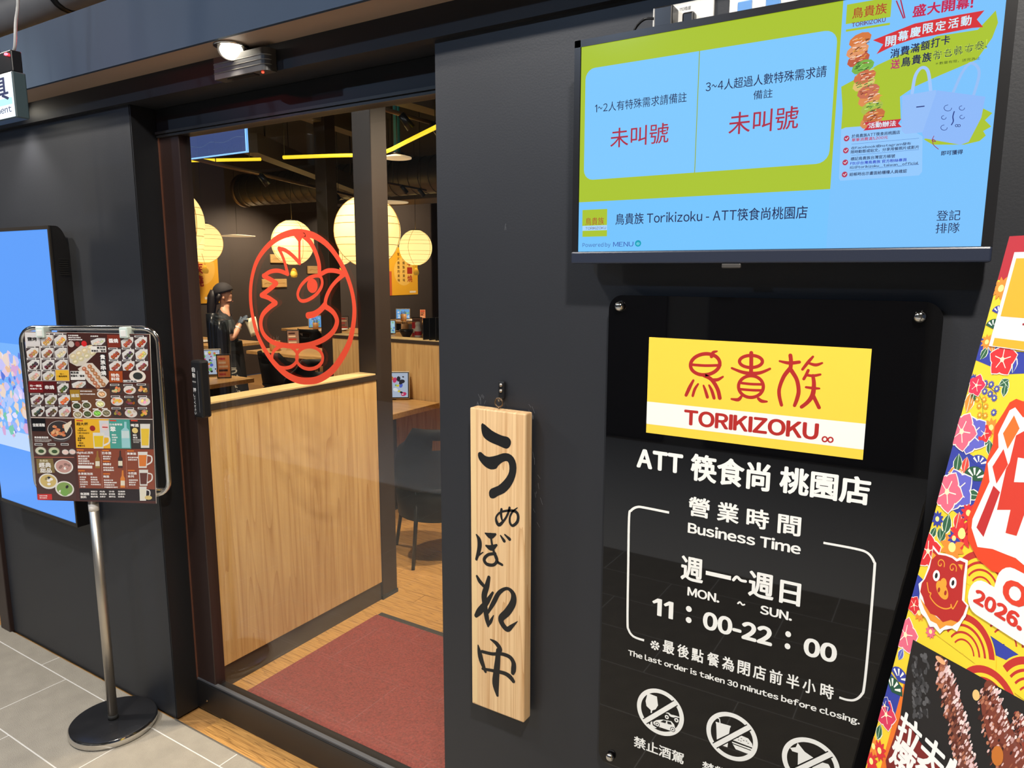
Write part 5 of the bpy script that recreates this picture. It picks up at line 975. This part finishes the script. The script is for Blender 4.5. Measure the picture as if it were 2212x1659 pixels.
# ---------------------------------------------------------------- lanterns
def lantern():
    q = thing('paper_lantern', 'x', 'lantern', (0, 0, 0), group='round paper lanterns'); R_ = .25
    prof = [(R_*.93*math.sin(a), -R_*math.cos(a)) for a in (math.radians(14+152*k/24) for k in range(25))]
    MB().lathe(prof, n=36).build('paper_shade', mat('lantern_paper', (250, 226, 160), .8, emit=(255, 222, 142), estr=1.5), q)
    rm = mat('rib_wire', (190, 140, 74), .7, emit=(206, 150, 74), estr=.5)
    for k in range(1, 9):
        a = math.radians(14+152*k/9+(3 if k % 2 else -2)); MB().tube([(R_*.935*math.sin(a)*math.cos(b), R_*.935*math.sin(a)*math.sin(b), -R_*1.002*math.cos(a)) for b in (2*math.pi*i/28 for i in range(28))], .002, 5, True).build('rib', rm, q)
    for b in (.5, 2.2, 3.9, 5.4): MB().tube([(R_*.937*math.sin(a)*math.cos(b+.06*math.sin(3*a)), R_*.937*math.sin(a)*math.sin(b+.06*math.sin(3*a)), -R_*1.004*math.cos(a)) for a in (math.radians(16+148*k/16) for k in range(17))], .0026, 5).build('seam', rm, q)
    MB().lathe([(.066, .24), (.07, .246), (.066, .252), (.05, .25)], n=20).build('top_ring', M_blackm, q); MB().cyl((0, 0, .25), (0, 0, 1.44), .003, n=6).build('cord', M_blackm, q)
    MB().cyl((0, 0, -.24), (0, 0, -.285), .0015, n=5).build('charm_string', M_rubber, q)
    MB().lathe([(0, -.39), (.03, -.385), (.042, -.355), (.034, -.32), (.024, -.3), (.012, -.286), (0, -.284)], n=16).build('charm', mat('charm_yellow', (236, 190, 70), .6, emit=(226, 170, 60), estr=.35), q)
    return q
L0 = lantern(); proto_kids = list(L0.children)
LP = [((-3.607, 3.869, 1.922), 'large lit lantern partly hidden by the near square post'), ((-6.614, 8.068, 1.968), 'rightmost lit lantern before the right yellow poster'), ((-6.418, 5.665, 1.955), 'lit lantern seen through the top of the red bird emblem'), ((-8.306, 5.871, 1.991), 'lit lantern above the left yellow poster'),
      ((-4.75, 3.093, 1.98), 'large lit lantern cut off by the brown door frame'), ((-7.628, 5.124, 1.98), 'lit lantern wedged between the two left lanterns'), ((-7.2, 7.15, 1.965), 'lit lantern just behind the large post lantern')]
for i, (p, lb) in enumerate(LP):
    o = L0 if i == 0 else copy_tree(L0); o.location = p; o.rotation_euler = (0, 0, i*1.1); o['label'] = lb
# ---------------------------------------------------------------- wall graphics on the left wall
def wall_print(name, label, cat, c0, c1, base, fn, th=.012):
    y0, y1 = sorted((c0[0], c1[0])); z0, z1 = sorted((c0[1], c1[1])); q = thing(name, label, cat, (-9.5, (y0+y1)/2, z0)); MB().box((-9.499, y0, z0), (-9.5+th, y1, z1)).build('board', base, q, True)
    P = Print((-9.5+th+.0004, y0, z0), (0, 1, 0), ZA, (1, 0, 0), .0006); fn(P, y1-y0, z1-z0); P.build('print', P_PRINT, q); return q
M_poster = mat('poster_yellow', (226, 166, 50), .6)
def po1(P, w, h):
    P.rectuv(0, 0, w, h, (228, 168, 48), 0); P.elluv(w*.6, h*.55, w*.32, h*.26, (236, 184, 84), 1)
    for k, c in enumerate('貴族燒'): P.textuv(c, w*.34, h*(.66-.2*k), w*.62, h*(.84-.2*k), (160, 40, 30), 2, .03)
    for k, c in enumerate('百年名門'): P.textuv(c, w*.05, h*(.8-.15*k), w*.17, h*(.92-.15*k), (70, 50, 20), 2, .02)
    P.rectuv(w*.02, .02, w*.4, h*.22, (236, 180, 70), 1); P.rectuv(w*.62, h*.06, w*.9, h*.1, (240, 226, 200), 2)
def po2(P, w, h):
    P.rectuv(0, 0, w, h, (232, 172, 46), 0); P.elluv(w*.5, h*.5, w*.34, h*.3, (238, 190, 90), 1)
    for k, c in enumerate('獨享一燒'): P.textuv(c, w*.62, h*(.78-.17*k), w*.8, h*(.93-.17*k), (170, 50, 30), 2, .02)
    for j in range(2):
        for k, c in enumerate('炭火燒製的美味'): P.textuv(c, w*(.28+.18*j), h*(.82-.09*k), w*(.36+.18*j), h*(.89-.09*k), (80, 50, 20), 2, .02)
    P.rectuv(w*.7, h*.04, w*.92, h*.08, (240, 226, 200), 2); P.rectuv(0, 0, w*.08, h*.5, (196, 90, 50), 1)
wall_print('yellow_poster', 'yellow poster with red characters on the left wall behind the staff member', 'poster', (6.25, 1.16), (6.92, 2.1), M_poster, po1); wall_print('yellow_poster', 'yellow poster with columns of text near the rightmost lantern', 'poster', (10.75, 1.16), (11.62, 2.1), M_poster, po2)
M_pl = wood('plaque_wood', (216, 176, 112), (176, 128, 70), (4, 2, 30), .5, .3)
def plq(P, w, h): P.textuv('炭火', w*.1, h*.25, w*.4, h*.75, (120, 80, 40), 1)
for i, (c0, c1, lb) in enumerate((((7.71, 1.372), (8.205, 1.506), 'long wooden wall plaque behind the emblem beak'), ((7.9, 1.765), (8.3, 1.9), 'wooden wall plaque below the emblem crest'), ((8.675, 1.59), (8.94, 1.72), 'short wooden wall plaque right of the emblem crest'))):
    y0, y1 = c0[0], c1[0]; q = thing('wood_plaque', lb, 'plaque', (-9.5, (y0+y1)/2, c0[1]), group='wooden wall plaques'); MB().bbox((-9.499, y0, c0[1]), (-9.475, y1, c1[1]), .004).build('board', M_pl, q, True)
    P = Print((-9.4745, y0, c0[1]), (0, 1, 0), ZA, (1, 0, 0), .0005); P.strokeuv([(.04, .06), (.1, .075), (.16, .06), (y1-y0-.05, .068)], .008, (176, 134, 78), 1); P.build('carving', P_PRINT, q)
# ---------------------------------------------------------------- ceiling: LED line, lamps, ducts, beams
def tubeline(name, label, cat, pts, r, m, hang=True, part='tube'):
    q = thing(name, label, cat, tuple(pts[0])); MB().tube(pts, r, 10).build(part, m, q, True)
    if hang:
        for p in (pts[0].lerp(pts[1], .15), pts[-1].lerp(pts[-2], .15)): MB().cyl(p, (p.x, p.y, 3.4), .003, n=6).build('hanger', M_blackm, q, True)
    return q
M_led = mat('yellow_led', (255, 220, 60), .4, emit=(255, 214, 44), estr=1.15)
tubeline('led_line', 'short straight yellow LED line under the ceiling', 'lamp', [atz(404, 347, 2.4), atz(563, 344, 2.4)], .011, M_led); tubeline('led_line', 'long bent yellow LED line under the ceiling', 'lamp', [Vector(v) for v in catmull([tuple(atz(612, 340, 2.4)), tuple(atz(710, 336.5, 2.4)), tuple(atz(800, 334, 2.4)), tuple(atz(835, 327, 2.4)), tuple(atz(890, 300, 2.4)), tuple(atz(945, 273, 2.4))], False, 4)], .012, M_led)
M_track = mat('track_bronze', (112, 92, 74), .4, .6)
for a, b, z, lb in (((382, 334), (770, 425), 2.3, 'long bronze lighting track crossing the whole door view'), ((808, 230), (960, 273), 2.5, 'bronze lighting track above the right yellow line'), ((398, 430), (505, 445), 2.75, 'short bronze track by the left lantern'), ((835, 395), (920, 411), 2.5, 'short bronze track beside the near post')):
    q = tubeline('lighting_track', lb, 'light track', [atz(*a, z), atz(*b, z)], .012, M_track); pa_, pb_ = atz(*a, z), atz(*b, z)
    for f in (.35, .8): p = pa_.lerp(pb_, f); MB().cyl(p, p+Vector((.03, .05, -.07)), .02, .026, 12).build('spot_head', M_blackm, q, True)
for (x, y, z), tg, e_, a_ in INSP:
    q = thing('ceiling_spot', 'black cylinder spot aimed at '+{-1.75: 'the door mat', -1.55: 'the near wood partition', -3.3: 'the far partition table', -5.8: 'the table beside the staff member', -5.0: 'the near table with tablet, added to brighten it', -8.5: 'the table below the plaques', -7.4: 'the farthest table'}[x], 'spotlight', (x, y, 3.4), group='ceiling spotlights')
    d = (Vector(tg)-Vector((x, y, z))).normalized(); c = Vector((x, y, z))-d*.03; MB().cyl((x, y, 3.4), (x, y, z+.1), .008, n=8).build('stem', M_blackm, q, True)
    MB().cyl(c-d*.1, c, .034, .04, 18).build('can', M_blackm, q, True); MB().cyl(c, c+d*.002, .034, n=18).build('lens', mat('spot_lens', (255, 235, 200), .4, emit=(255, 226, 180), estr=4), q, True)
for p, r_, lb in ((atz(858, 341, 2.35), .09, 'flat disc pendant lamp below the teal glow tube'), (atz(842, 437, 2.45), .22, 'flat disc pendant lamp above the large lantern'), (atx(512, 510, -8.9), .25, 'far flat disc pendant lamp by the left lantern')):
    q = thing('disc_pendant', lb, 'lamp', tuple(p), group='disc pendant lamps'); MB().lathe([(0, .02), (r_*.3, .02), (r_, .004), (r_, -.004), (r_*.9, -.006), (0, -.006)], n=28).build('disc', mat('pendant_disc', (214, 196, 166), .5, emit=(255, 220, 170), estr=.5), q); MB().cyl((0, 0, .02), (0, 0, 3.4-p.z), .003, n=6).build('cord', M_blackm, q)
p = atz(856, 262, 2.75); q = thing('teal_glow_tube', 'vertical tube standing in for a teal glow above the disc pendant', 'pipe', tuple(p)); a_ = atz(858, 330, 2.42); MB().cyl((a_.x, a_.y, 2.42), (a_.x, a_.y, 3.4), .022, n=16).build('pipe_run', mat('teal_glow', (40, 130, 150), .4, var=.1), q, True); MB().cyl((a_.x, a_.y, 2.4), (a_.x, a_.y, 2.42), .05, n=16).build('end_cap', M_blackm, q, True)  # teal glow put into the colour of a made-up tube
q = thing('spiral_duct', 'large spiral air duct under the restaurant ceiling', 'duct', tuple(aty(535, 412, 6.4))); a_ = aty(530, 412, 6.4); b_ = Vector((-.5, 6.4, a_.z))
MB().cyl(a_, b_, .2, n=32).build('duct_run', M_duct, q, True); MB().cyl(a_-Vector((.03, 0, 0)), a_+Vector((.03, 0, 0)), .212, n=32).build('flange', M_track, q, True)
rg = MB().tube([(0, .201*math.cos(b), .201*math.sin(b)) for b in (2*math.pi*i/24 for i in range(24))], .004, 5, True).mesh('spiral_seam'); rg.materials.append(M_duct)
for k in range(24): piece('spiral_seam', rg, M_duct, q, Vector((a_.x+.12+k*.14, 6.4, a_.z))-Vector(q.location))
q = thing('square_duct', 'wide grey rectangular duct behind the spiral duct', 'duct', (-8, 9.2, 2.7)); MB().bbox((-9.4, 9.0, 2.75), (-.6, 9.7, 3.1), .01).build('duct_run', M_duct, q, True); [MB().cyl((x, y, 3.08), (x, y, 3.4), .01, n=8).build('hanger', M_blackm, q, True) for x in (-8.5, -5.0, -2.0) for y in (9.1, 9.6)]; MB().bbox((-5.04, 8.98, 2.73), (-4.96, 9.72, 3.12), .004).build('flange', M_track, q, True)
for i, (a, b, z, lb) in enumerate((((430, 440), (720, 420), 2.8, 'thin ceiling conduit under the spiral duct'), ((430, 448), (715, 432), 2.8, 'second thin ceiling conduit under the spiral duct'), ((620, 465), (720, 480), 2.6, 'dark linear fixture above the emblem lantern'), ((430, 462), (700, 458), 2.75, 'lowest thin ceiling conduit'))): tubeline('ceiling_conduit', lb, 'pipe', [atz(*a, z), atz(*b, z)], .018, M_track)
for i, (a, b, z, lb) in enumerate((((540, 330), (775, 418), 2.5, 'ceiling beam lit yellow by the LED line'), ((640, 250), (790, 300), 2.75, 'dark ceiling beam above the door'), ((860, 222), (960, 250), 2.6, 'dark ceiling beam at the upper door corner'))):
    pa_, pb_ = atz(*a, z), atz(*b, z); d = (pb_-pa_).normalized(); s_ = Vector((-d.y, d.x, 0))*.06; q = thing('ceiling_beam', lb, 'beam', tuple(pa_)); MB().prism([pa_-s_, pa_+s_, pb_+s_, pb_-s_], (0, 0, .14)).build('beam_body', mat('beam_brown', (96, 86, 74), .6), q, True)
    for f in (.1, .9): p = pa_.lerp(pb_, f); MB().cyl((p.x, p.y, p.z+.14), (p.x, p.y, 3.4), .006, n=6).build('hanger', M_blackm, q, True)
# edge lit acrylic exit panel
q = thing('exit_panel', 'edge lit clear acrylic panel hanging inside above the partition', 'sign', (-2.57, 1.9, 2.1))
M_bacr = bpy.data.materials.new('blue_acrylic'); M_bacr.use_nodes = True; nt_ = M_bacr.node_tree; nt_.nodes.remove(nt_.nodes['Principled BSDF'])
tr_ = nt_.nodes.new('ShaderNodeBsdfTransparent'); em_ = nt_.nodes.new('ShaderNodeEmission'); em_.inputs[0].default_value = (*s2l((92, 112, 176)), 1); mx_ = nt_.nodes.new('ShaderNodeMixShader'); mx_.inputs[0].default_value = .35
nt_.links.new(tr_.outputs[0], mx_.inputs[1]); nt_.links.new(em_.outputs[0], mx_.inputs[2]); nt_.links.new(mx_.outputs[0], nt_.nodes['Material Output'].inputs[0])
MB().box((-2.752, 1.9, 2.103), (-2.384, 1.906, 2.19)).build('acrylic_sheet', M_bacr, q, True)
M_edge = mat('lit_edge', (150, 200, 255), .3, emit=(120, 190, 255), estr=.9)
MB().box((-2.752, 1.898, 2.1), (-2.384, 1.908, 2.104)).box((-2.389, 1.898, 2.104), (-2.384, 1.908, 2.19)).build('lit_edge', M_edge, q, True)
P = Print((0, 1.8995, 0), XA, ZA, NY, .0001)
for k in range(34): P.rectuv(-2.74+.0103*k, 2.108, -2.7385+.0103*k, 2.108+.018+.006*math.sin(k*1.7), (70, 96, 150), 1)
P.strokeuv(catmull([(-2.73, 2.15), (-2.66, 2.142), (-2.6, 2.156), (-2.52, 2.148), (-2.45, 2.162), (-2.4, 2.158)], False, 4), .002, (84, 110, 160), 1); P.build('engraving', P_PRINT, q)
MB().bbox((-2.76, 1.89, 2.19), (-2.378, 1.916, 2.225), .003).cyl((-2.7, 1.903, 2.22), (-2.7, 1.903, 3.4), .004, n=6).cyl((-2.43, 1.903, 2.22), (-2.43, 1.903, 3.4), .004, n=6).build('top_rail', M_blackm, q, True)
M_glint = mat('violet_glint', (90, 60, 255), .4, emit=(84, 50, 255), estr=1.3)  # violet glints reflected in the door glass, built as glowing bars
for i, (px_, y0, y1, Y, lb) in enumerate(((641, 714, 740, 7.84, 'violet reflection glint built as a bar at the table leg below the plaques'), (644, 790, 816, 5.8, 'violet reflection glint built as a bar under the table right of the staff member'), (433, 824, 846, 3.8, 'violet reflection glint built as a bar under the near table'), (612, 812, 830, 5.5, 'short violet reflection glint built as a bar at the chair under the table'))):
    a_ = aty(px_, y0, Y); b_ = aty(px_, y1, Y); q = thing('violet_glint_bar', lb, 'lamp', tuple(b_), group='violet reflection glints'); MB().bbox((a_.x-.012, a_.y-.004, b_.z), (a_.x+.012, a_.y+.004, a_.z), .003).build('diffuser', M_glint, q, True); MB().bbox((a_.x-.016, a_.y+.004, b_.z-.01), (a_.x+.016, a_.y+.012, a_.z+.01), .002).build('channel', M_blackm, q, True)
# ---------------------------------------------------------------- staff member
def skin(name, nodes, edges, m, parent, root=0, sub=2, extra=None):
    me = bpy.data.meshes.new(name); me.from_pydata([n[0] for n in nodes], edges, []); o = bpy.data.objects.new(name, me); COL.objects.link(o)
    md = o.modifiers.new('sk', 'SKIN'); md.use_smooth_shade = True; md.branch_smoothing = .6
    if not me.skin_vertices: bpy.context.view_layer.objects.active = o
    sv = me.skin_vertices[0].data if me.skin_vertices else None
    for i, n in enumerate(nodes):
        r_ = n[1]; sv[i].radius = (r_, r_) if not isinstance(r_, tuple) else r_; sv[i].use_root = (i == root)
    sb = o.modifiers.new('ss', 'SUBSURF'); sb.levels = sub; sb.render_levels = sub
    dg = bpy.context.evaluated_depsgraph_get(); ev = bpy.data.meshes.new_from_object(o.evaluated_get(dg)); o.modifiers.clear(); o.data = ev; ev.materials.clear(); ev.materials.append(m)
    for p in ev.polygons: p.use_smooth = True
    o.parent = parent; return o
PX, PY = -6.325, 4.655
q = thing('person', 'staff member in black cap, black shirt and apron with grey gloves holding a white cloth', 'person', (PX, PY, 0), .93)
M_skin = mat('skin_tone', (206, 150, 120), .55); M_cloth = mat('black_cloth', (26, 24, 25), .85, var=.2); M_glove = mat('grey_glove', (70, 82, 96), .6); M_hair = mat('dark_hair', (30, 22, 20), .5)
N = [((0, 0, .84), .115), ((-.01, 0, .98), .105), ((-.02, 0, 1.10), .12), ((-.02, 0, 1.2), .09), ((0, 0, 1.265), .05), ((.022, 0, 1.318), .056), ((.02, 0, 1.36), (.072, .082)), ((.012, 0, 1.43), (.078, .092)), ((.005, 0, 1.475), .06)]
E_ = [(i, i+1) for i in range(8)]
def chain(start, pts):
    k = start
    for p in pts: N.append(p); E_.append((k, len(N)-1)); k = len(N)-1
    return k
N.append(((.082, 0, 1.372), .012)); E_.append((6, len(N)-1)); N.append(((.06, 0, 1.318), .024)); E_.append((5, len(N)-1))
HD = []
for sy in (-1, 1):
    k = chain(3, [((-.02, .10*sy, 1.195), .058), ((-.01, .155*sy, 1.165), .05), ((.02, .185*sy, 1.06), .043), ((.055, .19*sy, .965), .036), ((.095, .165*sy, 1.02), .034), ((.125, .125*sy, 1.075), .026), ((.14, .105*sy, 1.1), .026), ((.16, .085*sy, 1.13), .03)]); HD.append((k, sy))
    chain(0, [((0, .08*sy, .77), .09), ((.01, .09*sy, .60), .075), ((.015, .09*sy, .43), .055), ((0, .09*sy, .25), .05), ((-.015, .09*sy, .08), .036), ((.04, .092*sy, .04), .034), ((.11, .095*sy, .03), .026)])
for k, sy in HD:
    hx, hy, hz = N[k][0]
    for j in range(4): chain(k, [((hx+.022, hy-(.022-.015*j)*sy, hz+.03-.006*abs(j-1)), .0095), ((hx+.045, hy-(.024-.014*j)*sy, hz+.05-.01*j), .009), ((hx+.062, hy-(.03-.012*j)*sy, hz+.048-.014*j), .008)])
    chain(k, [((hx-.012, hy-.03*sy, hz+.02), .010), ((hx+.002, hy-.045*sy, hz+.045), .009)])
skin('body', N, E_, M_skin, q)
S_ = [((0, 0, .86), .145), ((-.01, 0, .98), .14), ((-.02, 0, 1.10), .152), ((-.02, 0, 1.205), .12), ((-.005, 0, 1.262), .064)]; SE = [(0, 1), (1, 2), (2, 3), (3, 4)]
for sy in (-1, 1):
    b_ = len(S_); S_ += [((-.02, .1*sy, 1.195), .07), ((-.01, .158*sy, 1.165), .066), ((.018, .185*sy, 1.075), .062), ((.042, .19*sy, 1.0), .06)]; SE += [(3, b_), (b_, b_+1), (b_+1, b_+2), (b_+2, b_+3)]
skin('shirt', S_, SE, M_cloth, q)
TR = [((0, 0, .86), .125)]; TE = []
for sy in (-1, 1):
    b_ = len(TR); TR += [((0, .085*sy, .76), .105), ((.012, .092*sy, .6), .09), ((.016, .092*sy, .43), .072), ((0, .092*sy, .25), .068), ((-.012, .092*sy, .1), .06)]; TE += [(0, b_)]+[(b_+i, b_+i+1) for i in range(4)]
skin('trousers', TR, TE, M_cloth, q)
ap = MB(); pts = []
for j in range(8):
    z = .93-.085*j; w_ = 1+.09*j
    for i in range(17): a = math.radians(-120+15*i); pts.append(((.155+.006*j)*math.cos(a)+.012*math.sin(5*a)*(j/8), .165*w_*math.sin(a)*.95, z))
ap.add(pts, [(j*17+i, j*17+i+1, (j+1)*17+i+1, (j+1)*17+i) for j in range(7) for i in range(16)], True); ao = ap.build('apron', mat('black_apron', (24, 23, 25), .8, bump=.2, bscale=30), q); ao.modifiers.new('s', 'SOLIDIFY').thickness = .004
P = Print((.04, -.215, .42), (1, 0, 0), ZA, (0, -1, 0), .0006)
for i, c in enumerate('うぬぼれ'): P.textuv(c, -.02+.03*(i % 2), .2-.075*i, .05+.03*(i % 2), .265-.075*i, (226, 222, 206), 1, .03)
me = bpy.data.meshes.new('apron_lettering'); me.from_pydata([tuple(v) for v in P.v], [], P.f); at = me.attributes.new('Col', 'FLOAT_COLOR', 'FACE'); at.data.foreach_set('color', [x_ for c in P.c for x_ in c]); me.materials.append(P_PRINT); o = bpy.data.objects.new('apron_lettering', me); COL.objects.link(o); o.parent = ao
hp = [(max(.001, .098*math.sin(a)), .108*math.cos(a)) for a in (math.radians(4+86*k/8) for k in range(9))]
cp = MB().lathe(hp, (0, 0, 0), 24); cp.xform(Matrix.Translation((.0, 0, 1.425)) @ Matrix.Rotation(math.radians(-16), 4, 'Y') @ Matrix.Diagonal((1.05, .92, .95, 1))); cp.build('cap', mat('black_cap', (34, 28, 28), .8), q).modifiers.new('s', 'SOLIDIFY').thickness = .006
MB().tube([(-.075, 0, 1.44), (-.098, 0, 1.38), (-.112, 0, 1.3), (-.125, .0, 1.2), (-.128, 0, 1.1)], [.045, .052, .046, .038, .016], 12).build('hair', M_hair, q)
MB().tube([(-.03, -.07, 1.41), (-.05, -.066, 1.37), (-.065, -.05, 1.31)], [.02, .022, .012], 8).build('side_hair', M_hair, q)
for sy in (-1, 1):
    MB().lathe([(0, -.011), (.01, -.006), (.011, 0), (.008, .006), (0, .008)], (0, 0, 0), 10, 'Y').xform(Matrix.Translation((.0, .074*sy, 1.372)) @ Matrix.Diagonal((1, .6, 1.7, 1))).build('ear', M_skin, q)
    MB().lathe([(0, -.006), (.006, 0), (0, .006)], (.078, .03*sy, 1.395), 8).build('eye', M_hair, q); MB().bbox((.074, .018*sy, 1.412), (.08, .045*sy, 1.417), .001).build('eyebrow', M_hair, q)
    hx, hy, hz = N[[k for k, s0 in HD if s0 == sy][0]][0]; G = [((.132, .113*sy, 1.088), .034), ((hx, hy, hz), .037)]; GE = [(0, 1)]
    for j in range(4): b_ = len(G); G += [((hx+.022, hy-(.022-.015*j)*sy, hz+.03-.006*abs(j-1)), .0125), ((hx+.045, hy-(.024-.014*j)*sy, hz+.05-.01*j), .0115), ((hx+.064, hy-(.03-.012*j)*sy, hz+.048-.014*j), .0105)]; GE += [(1, b_), (b_, b_+1), (b_+1, b_+2)]
    b_ = len(G); G += [((hx-.012, hy-.03*sy, hz+.02), .0135), ((hx+.002, hy-.045*sy, hz+.045), .012)]; GE += [(1, b_), (b_, b_+1)]
    skin('glove', G, GE, M_glove, q)
MB().tube([(.082, -.018, 1.335), (.087, 0, 1.334), (.082, .018, 1.335)], .004, 6).build('mouth', mat('lip', (170, 90, 84), .5), q)
MB().lathe([(.031, -.008), (.034, 0), (.031, .008)], (0, 0, 0), 14, 'X').xform(Matrix.Translation((.126, -.124, 1.076)) @ Matrix.Rotation(-1.0, 4, 'Y')).build('wrist_band', M_white, q)
cs = math.cos(.93); sn = math.sin(.93)
q = thing('white_cloth', 'cream wiping cloth held in the staff member gloved hands', 'cloth', (PX+cs*.235+sn*.04, PY+sn*.235-cs*.04, 1.05), .93)
mb = MB(); pts = []
for j in range(6):
    for i in range(7): pts.append((-.05+.11*i/6*(1-.06*j)+.012*j, -.06+.012*math.sin(i*1.4+j), .10-.035*j+.03*(i/6)))
mb.add(pts, [(j*7+i, j*7+i+1, (j+1)*7+i+1, (j+1)*7+i) for j in range(5) for i in range(6)], True); o = mb.build('cloth_sheet', mat('cream_cloth', (246, 232, 196), .8), q); o.modifiers.new('s', 'SOLIDIFY').thickness = .006
MB().tube([(-.05, -.06, .10), (0, -.058, .112), (.05, -.06, .132)], .004, 6).build('hem', mat('cream_cloth', (246, 232, 196), .8), q)
# dark draped covers behind the staff member
for k, (x, z0, z1, lb) in enumerate(((458, 800, 677, 'tall glossy black draped cover directly behind the staff member'), (477, 800, 691, 'shorter glossy black draped cover beside the taller one behind the staff member'))):
    b_ = aty(x, z1, 4.3-.15*k); q = thing('black_cover', lb, 'cover', (b_.x, b_.y, 0), .93, group='black draped covers'); mb = MB(); pts = []
    for j in range(9):
        z = b_.z-(b_.z-.35)*j/8
        for i in range(13): a = 2*math.pi*i/12; r_ = .05*(1+.18*math.sin(3*a+j*.5+k))*(1+.03*j); pts.append((r_*1.1*math.cos(a), r_*.8*math.sin(a), z))
    mb.add(pts, [(j*13+i, j*13+i+1, (j+1)*13+i+1, (j+1)*13+i) for j in range(8) for i in range(12)]+[tuple(range(12, -1, -1))], True); mb.build('drape', mat('glossy_black', (20, 22, 24), .25), q)
    MB().cyl((0, 0, 0), (0, 0, .4), .015, n=10).lathe([(0, 0), (.1, 0), (.1, .012), (0, .016)], n=20).build('stand', M_blackm, q)
